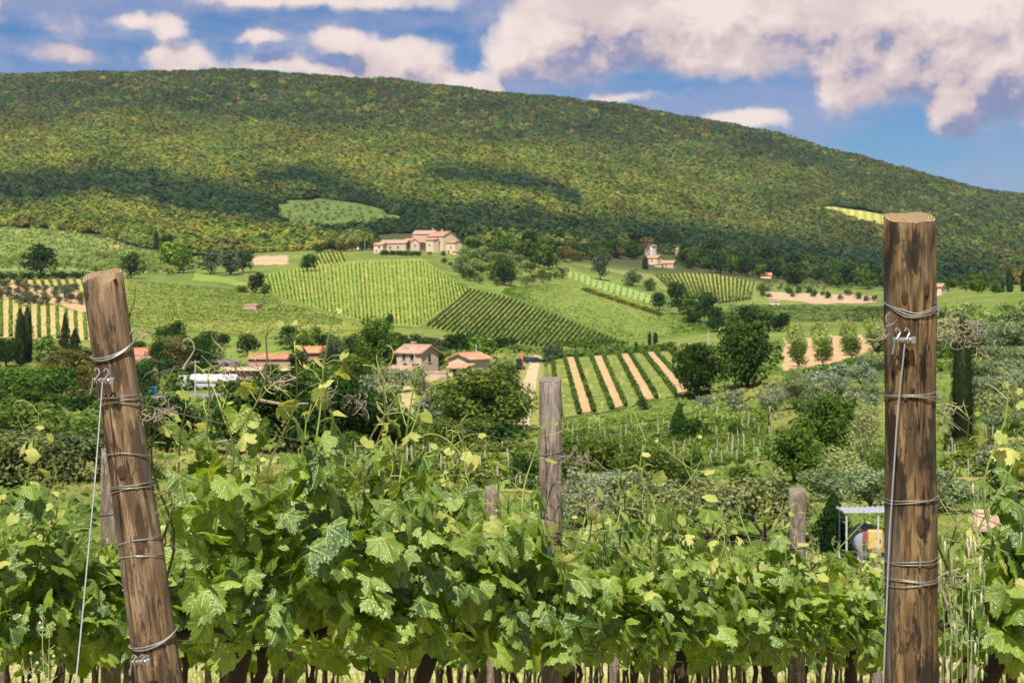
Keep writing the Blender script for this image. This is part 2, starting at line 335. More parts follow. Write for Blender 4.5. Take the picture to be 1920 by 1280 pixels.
# ---------------------------------------------------------------- fields draped on the terrain
def resample(pl, n, by_index=False):
    pl = np.array(pl, float)
    if by_index: s = np.arange(len(pl), dtype=float)
    else: s = np.concatenate([[0], np.cumsum(np.hypot(*np.diff(pl, axis=0).T))])
    u = np.linspace(0, s[-1], n); return np.stack([np.interp(u, s, pl[:, 0]), np.interp(u, s, pl[:, 1])], 1)
class Field:
    def __init__(f, bottom, top, nu=40, nv=24, by_index=False):
        f.nu, f.nv = nu, nv; B = resample(bottom, nu, by_index); T = resample(top, nu, by_index); f.G = np.zeros((nv, nu, 2))
        for j in range(nv):
            for i in range(nu):
                q = B[i] + (T[i] - B[i]) * j / (nv - 1); Y = hit(*q); f.G[j, i] = ((q[0] - HX) / F * Y, Y)
    def xy(f, u, v):
        a = np.clip(np.asarray(u, float), 0, 1) * (f.nu - 1.0001); b = np.clip(np.asarray(v, float), 0, 1) * (f.nv - 1.0001); i = a.astype(int); j = b.astype(int); a = (a - i)[..., None]; b = (b - j)[..., None]
        G = f.G; return (G[j, i] * (1 - a) + G[j, i + 1] * a) * (1 - b) + (G[j + 1, i] * (1 - a) + G[j + 1, i + 1] * a) * b
    def pos(f, u, v, dz=0.):
        q = f.xy(u, v); return np.concatenate([q, (gz(q[..., 0], q[..., 1]) + dz)[..., None]], -1)
    def sheet(f, name, label, m, u0=0., u1=1., v0=0., v1=1., dz=.16, jag=0., rag=0.):
        nu, nv = (f.nu * 2, f.nv * 3); U, Vv = np.meshgrid(np.linspace(u0, u1, nu), np.linspace(v0, v1, nv))
        if jag: U = U + (rng.random(U.shape) - .5) * jag * ((U == u0) | (U == u1))
        if rag:
            wb = lambda x, k: rag * (np.sin(x * 17 + k) + .7 * np.sin(x * 41 + 2 * k) + .5 * np.sin(x * 83 + k))
            a_, b_ = (U - u0) / (u1 - u0), (Vv - v0) / (v1 - v0); U = U + wb(b_, 1.) * (a_ < .5) * (1 - 2 * a_) ** 2 + wb(b_, 5.) * (a_ >= .5) * (2 * a_ - 1) ** 2 - np.sign(a_ - .5) * rag * 2.2 * (2 * a_ - 1) ** 4
            Vv = Vv + wb(a_, 3.) * (b_ < .5) * (1 - 2 * b_) ** 2 * 1.5 + wb(a_, 7.) * (b_ >= .5) * (2 * b_ - 1) ** 2 * 1.5 - np.sign(b_ - .5) * rag * 3.2 * (2 * b_ - 1) ** 4
        P = f.pos(U, Vv, dz); a = (np.arange(nv - 1)[:, None] * nu + np.arange(nu - 1)[None]).ravel()
        me = mesh(name, P.reshape(-1, 3), np.stack([a, a + 1, a + nu + 1, a + nu], 1), [m], smooth=True, uv=np.stack([U, Vv], -1).reshape(-1, 2))
        return tag(link(name, me), label, kind='structure')
def quads_along(P, n, size, w, h, seed, zmin=.1, aspect=.8):
    """n leaf clumps spread through a hedge-like volume along polyline P"""
    r = np.random.default_rng(seed); s = np.concatenate([[0], np.cumsum(np.linalg.norm(np.diff(P, axis=0), axis=1))]); L = s[-1]
    u = r.random(n) * L; c = np.stack([np.interp(u, s, P[:, k]) for k in range(3)], 1)
    d = np.stack([np.interp(u, s, np.gradient(P[:, k])) for k in range(3)], 1); d /= np.linalg.norm(d, axis=1)[:, None] + 1e-9
    side = np.stack([-d[:, 1], d[:, 0], np.zeros(n)], 1); side /= np.linalg.norm(side, axis=1)[:, None] + 1e-9
    hv = .75 + .35 * np.sin(u * 1.7 + seed) * np.sin(u * .61 + 1.3 * seed); ang = r.random(n) * 3.1416; rad = np.sqrt(.35 + .65 * r.random(n))
    off = np.cos(ang) * rad; up = np.sin(ang) * rad
    c = c + side * (off * w / 2)[:, None]; c[:, 2] += zmin + up * (h - zmin) * np.clip(hv + .15, .4, 1.1)
    nrm = side * off[:, None] + np.array([0, 0, 1.]) * up[:, None] + r.normal(0, .45, (n, 3)); ok = (np.sin(u * .37 + seed * 1.3) * np.sin(u * .113 + seed * 2.1) + .35 * np.sin(u * 1.9 + seed)) < .80; c, nrm, n = c[ok], nrm[ok], int(ok.sum())
    return leaf_quads(c, nrm, size * (.6 + .8 * r.random(n)), r, aspect)
def leaf_quads(c, nrm, size, r, aspect=.7):
    n = len(c); nrm = nrm / (np.linalg.norm(nrm, axis=1)[:, None] + 1e-9); t = r.normal(0, 1, (n, 3)); t -= nrm * (t * nrm).sum(1)[:, None]; t /= np.linalg.norm(t, axis=1)[:, None] + 1e-9
    b = np.cross(nrm, t); s = np.asarray(size).reshape(-1, 1) * np.ones((n, 1)) / 2
    V = np.stack([c - t * s, c + b * s * aspect, c + t * s, c - b * s * aspect], 1).reshape(-1, 3)
    return V, np.arange(4 * n).reshape(-1, 4)
def ribbon(P, w, h, seed, jag=.25):
    """a low hedge body: lumpy roof-shaped ridge along P"""
    r = np.random.default_rng(seed); n = len(P); d = np.gradient(P, axis=0); d /= np.linalg.norm(d, axis=1)[:, None] + 1e-9
    side = np.stack([-d[:, 1], d[:, 0], np.zeros(n)], 1); side /= np.linalg.norm(side, axis=1)[:, None] + 1e-9
    k = [(-.5, 0), (-.5, .6), (-.2, 1), (.2, 1), (.5, .6), (.5, 0)]; V = []
    for a, z in k:
        q = P + side * (a * w * (1 + r.normal(0, jag, n)))[:, None]; q[:, 2] += -.1 + z * h * (1 + r.normal(0, jag * .5, n)); V.append(q)
    V = np.stack(V, 1).reshape(-1, 3); m = len(k); a = (np.arange(n - 1)[:, None] * m + np.arange(m - 1)[None]).ravel()
    return V, np.stack([a, a + 1, a + m + 1, a + m], 1)
def vine_row(P, label, group, col, w=.7, h=1.4, nq=300, qs=.5, seed=0, name='vine_row', cat='vine row', body=True):
    P = np.asarray(P, float); base = P[0].copy(); P = P - base
    parts = [quads_along(P, nq, qs, w, h, seed)]
    parts.append(ribbon(P, w * .8, h * .85, seed) if body else ribbon(P, w * .5, h * .6, seed, .35))
    V, Fc = joined(parts)
    o = link(name, mesh(name, V, Fc, [FOL], rnd=np.random.default_rng(seed).random(len(Fc))), None, base, col); return tag(o, label, cat, group)
def row_u(f, u, n=40, v0=0., v1=1., du=0.): return f.pos(np.linspace(u, u + du, n), np.linspace(v0, v1, n))
def row_v(f, v, n=40, u0=0., u1=1.): return f.pos(np.linspace(u0, u1, n), np.full(n, v))

sd = 100
def nth(i):
    u = 'first second third fourth fifth sixth seventh eighth ninth tenth eleventh twelfth thirteenth fourteenth fifteenth sixteenth seventeenth eighteenth nineteenth'.split()
    t = {2: 'twent', 3: 'thirt', 4: 'fort', 5: 'fift'}
    return u[i - 1] if i < 20 else t[i // 10] + 'ieth' if i % 10 == 0 else t[i // 10] + 'y-' + u[i % 10 - 1]
def jit(c, k=.12):
    b = 1 + rng.normal(0, k); h = rng.normal(0, .05)
    return (max(.004, c[0] * b * (1 + h)), max(.004, c[1] * b), max(.004, c[2] * b * (1 - h)))
# A: dark striped vineyard in the centre
fA = Field([(797, 612), (880, 632), (960, 645), (1060, 656), (1168, 657)], [(880, 542), (960, 561), (1050, 596), (1120, 624), (1180, 650)], 44, 20)
fA.sheet('vineyard_field', 'field of olive green soil under the dark striped vineyard', ground_mat('field_striped', [(.17, .20, .045), (.21, .21, .06), OCHRE], .05))
for i in range(40):
    u = (i + .5) / 40; sd += 1
    vine_row(row_u(fA, u, 30, .01, .99), f'{nth(i + 1)} vine row from the left in the dark striped vineyard at centre', 'rows of the dark striped vineyard', jit((.070, .125, .024)), .85, 1.3, 300, .75, sd)
# F: large vineyard below the farmhouse
fF = Field([(507, 552), (600, 581), (690, 608), (785, 614), (842, 574), (880, 542)], [(497, 516), (560, 502), (640, 493), (720, 487), (790, 485), (874, 539)], 48, 22)
fF.sheet('vineyard_field', 'bright green sloping vineyard below the hilltop farmhouse', ground_mat('field_hill', [(.165, .235, .04), (.20, .25, .045), (.33, .30, .07)], .03, uvstretch=(60, 3)))
for i in range(52):
    sd += 1; vine_row(row_u(fF, (i + .5) / 52, 30, .02, .97), f'{nth(i + 1)} vine row from the left on the slope below the farmhouse', 'rows of the vineyard under the farmhouse', jit((.12, .195, .03), .15), .8, .8, 190, .75, sd, body=False)
# G: long field on the left
fG = Field([(238, 612), (236, 570), (234, 524)], [(668, 646), (690, 612), (468, 547)], 40, 26)
fG.sheet('vineyard_field', 'wide yellow green field to the right of the leaning post', ground_mat('field_left', [(.165, .205, .038), (.195, .215, .045), (.30, .265, .07)], .022, uvstretch=(70, 2)))
for i in range(44):
    sd += 1; vine_row(row_u(fG, (i + .5) / 44, 34, .01, .98), f'{nth(i + 1)} thin vine row from the bottom in the wide yellow green field', 'rows of the wide left field', jit((.085, .145, .026), .15), .75, .6, 200, .6, sd, body=False)
fG2 = Field([(360, 527), (420, 531), (478, 545)], [(366, 512), (430, 522), (500, 541)], 24, 8)
fG2.sheet('grass_field', 'small green field above the wide left field', ground_mat('field_small', [(.15, .23, .04), (.18, .25, .045), OCHRE], .05))
# H: smooth green field at right of the striped one
fH = Field([(932, 547), (1000, 572), (1080, 602), (1170, 638), (1348, 622)], [(938, 543), (1000, 536), (1080, 532), (1180, 558), (1352, 617)], 48, 20)
fH.sheet('grass_field', 'smooth bright green field right of the striped vineyard', ground_mat('field_smooth', [(.15, .225, .036), (.19, .23, .048), (.29, .27, .085)], .03, uvstretch=(3, 40)))
for i in range(24):
    sd += 1; vine_row(row_v(fH, (i + .5) / 24, 44, .02, .985), f'{nth(i + 1)} faint vine row from the bottom in the smooth green field', 'rows of the smooth right field', jit((.095, .165, .028), .12), .75, .65, 230, .65, sd, body=False)
# N: pale olive field at far left
fN = Field([(-60, 508), (120, 508), (240, 516), (355, 512)], [(-60, 428), (100, 432), (190, 448), (330, 498)], 40, 16)
fN.sheet('grass_field', 'pale green grass under the olive grove at far left', ground_mat('field_olive', [(.19, .26, .06), (.22, .27, .08), (.25, .24, .09)], .03))
# D: vineyards at the left edge with bare soil between rows
mSOIL = ground_mat('bare_soil', [SOIL, (.45, .31, .175), (.34, .28, .11)], .06, fine=.25)
fD = Field([(-40, 632), (70, 636), (190, 640)], [(-40, 552), (80, 567), (185, 596)], 30, 14)
fD.sheet('vineyard_field', 'pale soil of the vineyard behind the left cypresses', ground_mat('field_pale', [(.44, .34, .15), (.36, .31, .11), (.24, .26, .06)], .06))
for i in range(13):
    sd += 1; vine_row(row_u(fD, (i + .4) / 13, 24, .02, .97), f'{nth(i + 1)} vine row from the left on pale soil behind the left cypresses', 'rows of the pale left vineyard', jit((.12, .17, .035)), 1.3, 1.3, 260, .7, sd)
fD2 = Field([(-40, 552), (80, 567), (190, 598)], [(-40, 528), (80, 534), (190, 552)], 24, 10)
fD2.sheet('soil_field', 'bare orange soil strip under the small dark olives', mSOIL, rag=.02)
fD3 = Field([(-40, 530), (60, 533), (170, 549)], [(-40, 511), (60, 513), (160, 522)], 24, 8)
fD3.sheet('vineyard_field', 'narrow vineyard strip below the dark hedge at left', ground_mat('field_strip', [(.40, .32, .14), (.30, .28, .08), (.24, .26, .06)], .06))
for i in range(13):
    sd += 1; vine_row(row_u(fD3, (i + .5) / 13, 10, .05, .95), f'{nth(i + 1)} short vine row from the left below the dark hedge', 'rows of the narrow left vineyard', jit((.12, .17, .035)), 1.6, 1.3, 80, .9, sd)
# C: striped vineyard in the right middle distance
fC = Field([(1262, 548), (1300, 560), (1350, 572), (1408, 562)], [(1226, 518), (1280, 512), (1340, 514), (1418, 530)], 36, 14)
fC.sheet('vineyard_field', 'light green vineyard with even rows below the pale houses', ground_mat('field_even', [(.29, .29, .07), (.26, .28, .06), OCHRE], .03))
for i in range(24):
    sd += 1; vine_row(row_u(fC, (i + .5) / 24, 20, .02, .98), f'{nth(i + 1)} vine row from the left in the light vineyard below the pale houses', 'rows of the light right vineyard', jit((.085, .13, .03)), 1.5, 1.6, 150, 1.1, sd)
fC2 = Field([(1190, 520), (1262, 552)], [(1060, 492), (1225, 515)], 20, 12)
fC2.sheet('grass_field', 'dull green field left of the light vineyard', ground_mat('field_dull', [(.16, .19, .05), (.20, .21, .06), OCHRE], .03))
# L: narrow strip with pale rows
fL = Field([(1058, 517), (1130, 545), (1235, 574)], [(1058, 505), (1130, 526), (1240, 560)], 30, 8)
fL.sheet('vineyard_field', 'narrow pale green strip beside the yellow broom hedge', ground_mat('field_narrow', [(.23, .31, .07), (.20, .29, .06), (.30, .33, .12)], .04))
for i in range(16):
    sd += 1; vine_row(row_u(fL, (i + .5) / 16, 10, .05, .95), f'{nth(i + 1)} pale vine row from the left crossing the narrow strip', 'rows of the narrow pale strip', jit((.26, .33, .16)), .9, 1.2, 50, .8, sd)
# K, J, M, O, P
fK = Field([(1350, 596), (1480, 604), (1660, 604)], [(1370, 574), (1500, 573), (1660, 577)], 30, 10)
fK.sheet('vineyard_field', 'dull green vineyard below the bare soil bank at right', ground_mat('field_right', [(.155, .195, .05), (.19, .215, .06), OCHRE], .03))
for i in range(12):
    sd += 1; vine_row(row_v(fK, (i + .5) / 12, 50), f'{nth(i + 1)} low vine row from the bottom in the dull field at right', 'rows of the dull right field', jit((.10, .14, .04)), 1., 1.1, 200, 1., sd)
fP2 = Field([(1425, 560), (1540, 572), (1650, 569)], [(1428, 546), (1540, 549), (1650, 556)], 24, 8)
fP2.sheet('soil_bank', 'bare pink soil bank with scattered shrubs at right', ground_mat('bare_bank', [(.40, .27, .17), (.44, .31, .20), (.28, .26, .10)], .08), rag=.02)
fJ = Field([(1526, 399), (1590, 416), (1660, 432), (1720, 446)], [(1520, 391), (1560, 389), (1640, 401), (1720, 419)], 24, 8)
fJ.sheet('vineyard_field', 'small pale vineyard high on the wooded hill at right', ground_mat('field_high', [(.40, .37, .09), (.36, .35, .09), (.30, .32, .08)], .02, rows=13, rowcol=(.24, .27, .06), roww=.45), dz=1.2)
fM = Field([(545, 438), (640, 441), (710, 434), (785, 424)], [(518, 378), (600, 374), (690, 386), (775, 418)], 36, 14)
fM.sheet('grass_field', 'green olive grove meadow on the wooded hillside', ground_mat('field_grove', [(.085, .125, .032), (.115, .16, .034), (.07, .10, .034)], .02), dz=1.)
fO = Field([(585, 499), (650, 491)], [(574, 478), (642, 472)], 16, 8)
fO.sheet('vineyard_field', 'small striped vineyard left of the farmhouse', ground_mat('field_tiny', [(.36, .33, .08), (.30, .31, .07), OCHRE], .03))
for i in range(9):
    sd += 1; vine_row(row_u(fO, (i + .5) / 9, 12, .03, .97), f'{nth(i + 1)} vine row from the left in the small striped vineyard by the farmhouse', 'rows of the small striped vineyard', jit((.10, .15, .03)), 1.4, 1.4, 100, 1., sd)
fP = Field([(462, 500), (545, 498)], [(462, 480), (545, 477)], 16, 8)
fP.sheet('soil_field', 'bare pink soil patch beside the small striped vineyard', ground_mat('bare_patch', [(.40, .275, .16), (.44, .32, .19), (.31, .27, .10)], .05), rag=.025)
# B: near vineyard with bare strips in the middle
fB = Field([(1036, 786), (1100, 779), (1160, 769), (1217, 754), (1280, 740), (1345, 728)], [(1026, 676), (1066, 670), (1118, 668), (1168, 664), (1215, 661), (1262, 657)], 41, 24, True)
fB.sheet('vineyard_field', 'grassy vineyard between the middle post and the two dark oaks', ground_mat('field_grassy', [(.115, .165, .035), (.16, .195, .045), (.35, .30, .08)], .10, uvstretch=(40, 9)))
mSTRIP = ground_mat('tilled_soil', [(.39, .265, .13), (.45, .315, .17), (.32, .26, .09)], .35, fine=.45)
for i in range(1, 5):
    fB.sheet('tilled_strip', ['', 'orange tilled strip nearest the middle post', 'second orange tilled strip from the middle post', 'third orange tilled strip from the middle post', 'orange tilled strip beside the dark oaks'][i], mSTRIP, i / 5 - .028, i / 5 + .036, .02, .985, .33, .012)
for i in range(5):
    for k in (.24, .80):
        sd += 1; vine_row(row_u(fB, (i + k) / 5, 34, .01, .99), f'{nth(2 * i + (1 if k < .5 else 2))} bushy vine row from the left beside the tilled strips', 'rows of the vineyard with tilled strips', jit((.075, .13, .024)), .85, 1.35, 2200, .38, sd, body=False)
sd += 1; vine_row(row_v(fB, .995, 40), 'dark hedge along the top of the tilled vineyard', None, (.06, .11, .02), 2.2, 2., 900, .7, sd, 'hedge', 'hedge')
# E: olive rows at right, lanes of bare soil
fE = Field([(1462, 702), (1525, 690), (1580, 678), (1660, 656)], [(1466, 633), (1520, 629), (1575, 627), (1660, 627)], 24, 16)
fE.sheet('soil_field', 'bare orange soil lanes between the rows of olives', mSTRIP, dz=.08, rag=.012)
# peach soil, path, road, lane to the houses
fS = Field([(262, 872), (360, 868), (470, 862)], [(275, 838), (360, 836), (470, 838)], 20, 8)
fS.sheet('soil_field', 'bare peach soil under the dark trees', mSOIL, dz=.05, rag=.03)
fS2 = Field([(640, 800), (720, 790), (800, 770)], [(660, 700), (740, 690), (830, 700)], 20, 12)
fS2.sheet('soil_field', 'dry pale soil under the silver olives', ground_mat('dry_soil', [(.40, .32, .16), (.34, .31, .11), (.22, .25, .06)], .12), dz=.06, rag=.03)
fPa = Field([(900, 812), (960, 806), (1015, 803)], [(985, 668), (1003, 668), (1022, 668)], 16, 30)
fPa.sheet('meadow_strip', 'yellow meadow strip beside the dirt track', ground_mat('dry_meadow', [(.22, .23, .065), (.17, .21, .05), (.32, .27, .12)], .10), -.0, 1., 0, 1, .2)
fPa.sheet('dirt_track', 'pale dirt track climbing to the parked cars', ground_mat('track_soil', [(.42, .33, .20), (.46, .36, .23), (.30, .27, .11)], .25, fine=.2), .42, .80, .0, 1., .3, .05)
fR = Field([(250, 752), (340, 750), (450, 746), (580, 738)], [(250, 742), (340, 740), (450, 736), (580, 729)], 24, 5)
fR.sheet('road', 'grey road under the white tanker', plain('asphalt', (.20, .19, .18), .9, .15, .5))

# ---------------------------------------------------------------- trees: a few of each kind built at unit height, then copied
def blob_crown(seed, n, ls, kind):
    """leaf clumps over a union of lobes; unit: crown 1 wide, from z0 to 1"""
    r = np.random.default_rng(seed)
    if kind == 'oak': nb, z0, rr, fl = 24, .07, (.13, .25), .9
    elif kind == 'olive': nb, z0, rr, fl = 18, .10, (.12, .23), .85
    elif kind == 'bush': nb, z0, rr, fl = 18, .0, (.14, .26), .95
    elif kind == 'willow': nb, z0, rr, fl = 16, .02, (.15, .25), 1.
    elif kind == 'pine': nb, z0, rr, fl = 9, .62, (.16, .26), .55
    B = []
    for i in range(nb):
        a = r.random() * 6.283; q = math.sqrt(r.random()) * (.36 if kind != 'pine' else .40); R_ = r.uniform(*rr)
        zc = z0 + R_ * .8 + r.random() ** .8 * (1 - z0 - R_ * 1.75); shr = 1 - .55 * max(0, (zc - .55) / .45) - (.25 * max(0, (.35 - zc) / .35) if kind in ('oak',) else 0)
        B.append((q * math.cos(a) * shr, q * math.sin(a) * shr, zc, R_))
    B = np.array(B); w = B[:, 3] ** 2; k = r.choice(nb, n, p=w / w.sum()); d = r.normal(0, 1, (n, 3)); d /= np.linalg.norm(d, axis=1)[:, None]
    rad = B[k, 3] * (1 - .45 * r.random(n) ** 2.2 + r.normal(0, .06, n)); c = B[k, :3] + d * rad[:, None] * np.array([1, 1, fl])
    c[:, 2] = np.maximum(c[:, 2], z0 * .7 + .01); nrm = d + r.normal(0, .5, (n, 3)) + np.array([0, 0, .25])
    return leaf_quads(c, nrm, ls * (.55 + .9 * r.random(n)), r, .62)
def column_crown(seed, n, ls, kind):
    r = np.random.default_rng(seed); z = r.random(n)
    if kind == 'cypress': prof = np.interp(z, PZ, PR)
    else: prof = np.interp(z, [0, .06, .5, 1], [.30, .5, .30, .02]) * (.75 + .35 * np.abs(np.sin(z * 32)))
    a = r.random(n) * 6.283; prof = prof * (1 + .18 * np.sin(a * 3 + z * 9 + seed) * np.sin(z * 21 + seed)); rad = prof * (.72 + .3 * r.random(n))
    c = np.stack([np.cos(a) * rad, np.sin(a) * rad, .03 + z * .97], 1); nrm = np.stack([np.cos(a), np.sin(a), np.full(n, .25)], 1) + r.normal(0, .4, (n, 3))
    V, Fc = leaf_quads(c, nrm, ls * (.6 + .8 * r.random(n)), r, .5); m = 9; zz = np.linspace(.01, .93, 8)
    pz = (np.interp(zz, PZ, PR) if kind == 'cypress' else np.interp(zz, [0, .06, .5, 1], [.30, .5, .30, .02]) * .7) * .74; aa = np.arange(m) / m * 6.283
    W = np.stack([np.outer(pz, np.cos(aa)), np.outer(pz, np.sin(aa)), np.repeat(zz[:, None], m, 1)], -1).reshape(-1, 3); q = (np.arange(7)[:, None] * m + np.arange(m)[None]); q2 = (np.arange(7)[:, None] * m + (np.arange(m)[None] + 1) % m)
    return joined([(V, Fc), (W, np.stack([q.ravel(), q2.ravel(), q2.ravel() + m, q.ravel() + m], 1))])
PZ, PR = [0, .03, .12, .3, .6, .82, .93, 1], [.32, .42, .47, .5, .46, .34, .18, .02]
def limbs(seed, kind):
    r = random.Random(seed); m = MB(); top = {'oak': .62, 'olive': .6, 'bush': .4, 'willow': .5, 'pine': .85, 'cypress': .2, 'conifer': .5}[kind]; k = {'olive': .35}.get(kind, .5)
    p = [(r.uniform(-.02, .02) * i, r.uniform(-.02, .02) * i, -.04 + top * k * i / 3) for i in range(4)]; m.tube(p, [.036, .030, .027, .024], 6)
    if kind in ('oak', 'olive', 'willow', 'bush', 'pine'):
        for i in range(5):
            a = i * 1.257 + r.uniform(-.4, .4); q = Vector(p[3]) if i % 2 else Vector(p[2]); e = Vector((math.cos(a) * r.uniform(.2, .34), math.sin(a) * r.uniform(.2, .34), top * r.uniform(.9, 1.15)))
            mid = q.lerp(e, .5) + Vector((math.cos(a) * .05, math.sin(a) * .05, -.02)); m.tube([q, mid, e], [.018, .012, .005], 5)
    return m
KINDS = {'oak': ('oak', 5200, .047), 'olive': ('olive', 4200, .042), 'bush': ('bush', 3600, .050), 'willow': ('willow', 3600, .040), 'cypress': ('cypress', 4600, .040), 'conifer': ('conifer', 3600, .05), 'pine': ('pine', 1200, .055)}
CROWN, TRUNK, SMALL = {}, {}, {}
for kd_, (k, n, ls) in KINDS.items():
    for v in range(4 if kd_ in ('oak', 'olive', 'bush') else 2):
        s = hash_ = 1000 + 17 * v + sum(map(ord, kd_))
        gen = column_crown if k in ('cypress', 'conifer') else blob_crown
        V, Fc = gen(s, n, ls, k); CROWN[kd_, v] = mesh(kd_ + '_crown', V, Fc, [FOL], rnd=np.random.default_rng(s).random(len(Fc)))
        TRUNK[kd_, v] = limbs(s, k).mesh(kd_ + '_trunk', [BARK])
        V, Fc = gen(s + 5, n // 5, ls * 2., k); lm = limbs(s, k); W = np.array(lm.V); k0 = len(V)
        me = mesh(kd_ + '_small', np.concatenate([V, W]), [tuple(f) for f in Fc] + [tuple(i + k0 for i in f) for f in lm.F], [FOL, BARK], [0] * len(Fc) + [1] * len(lm.F), rnd=np.concatenate([np.random.default_rng(s).random(len(Fc)), np.zeros(len(lm.F))])); SMALL[kd_, v] = me
COLR = {'dark': (.030, .068, .013), 'mid': (.064, .120, .018), 'lime': (.125, .205, .030), 'olive': (.175, .225, .110), 'oliveg': (.21, .285, .085), 'cyp': (.026, .042, .014), 'brown': (.125, .115, .03),
        'deep': (.026, .060, .016), 'pale': (.34, .38, .17), 'moss': (.085, .128, .028), 'fir': (.016, .040, .012), 'silver': (.215, .265, .175), 'oldark': (.080, .110, .055)}
NAMES = {'oak': 'broadleaf_tree', 'olive': 'olive_tree', 'bush': 'bush', 'willow': 'pale_willow', 'cypress': 'cypress_tree', 'conifer': 'conifer_tree', 'pine': 'umbrella_pine'}
CATS = {'oak': 'tree', 'olive': 'olive tree', 'bush': 'bush', 'willow': 'tree', 'cypress': 'cypress', 'conifer': 'conifer', 'pine': 'pine tree'}
def tree(kind, px, py, w, h, col, label, group=None, Y=None, parts=None, sink=.15):
    """w, h: size in the photograph's pixels at that distance"""
    Y = Y or hit(px, py); p = gp(px, Y, -sink); H = h / F * Y * 1.06; W = w / F * Y * (1.14 if kind in ('oak', 'bush', 'olive') else 1.); v = random.randrange(4 if (kind, 3) in CROWN else 2); rz = random.random() * 6.28
    c = jit(COLR[col] if isinstance(col, str) else col, .10); parts = (h > 52 and Y < 420) if parts is None else parts
    wk = {'oak': 1.0, 'olive': .98, 'bush': .98, 'willow': .98, 'pine': 1., 'cypress': .96, 'conifer': .92}[kind]
    if parts:
        e = empty(NAMES[kind], p, label, CATS[kind], group, rz); e.scale = (W / wk, W / wk, H)
        link('trunk', TRUNK[kind, v], e); link('crown', CROWN[kind, v], e, color=c)
    else:
        e = link(NAMES[kind], SMALL[kind, v], None, p, c); e.scale = (W / wk, W / wk, H); e.rotation_euler.z = rz; tag(e, label, CATS[kind], group)
    return e
def inside(q, poly):
    x, y = q; r = False; n = len(poly)
    for i in range(n):
        (a, b), (c, d) = poly[i], poly[i - 1]
        if (b > y) != (d > y) and x < (c - a) * (y - b) / (d - b) + a: r = not r
    return r
MASS = []
def scatter(kind, poly, n, w, h, cols, label, group, gap=.55, sq=.5, solo=999, avoid=()):
    """n plants over a polygon of the photograph, each at the distance where the ground is seen there"""
    xs = [p[0] for p in poly]; ys = [p[1] for p in poly]; got = []; tries = 0
    while len(got) < n and tries < n * 60:
        tries += 1; q = (random.uniform(min(xs), max(xs)), random.uniform(min(ys), max(ys)))
        if not inside(q, poly) or any(a < q[0] < c and b < q[1] < d for a, b, c, d in avoid): continue
        if any((q[0] - g[0]) ** 2 + ((q[1] - g[1]) / sq) ** 2 < (w * gap) ** 2 for g in got): continue
        got.append(q)
    for k, q in enumerate(sorted(got, key=lambda g: -g[1])):
        s = random.uniform(.75, 1.25)
        if k >= solo: MASS.append((q, w * s, h * s, random.choice(cols))); continue
        tree(kind, q[0], q[1], w * s, h * s * random.uniform(.85, 1.15), random.choice(cols), label, group)

T = tree
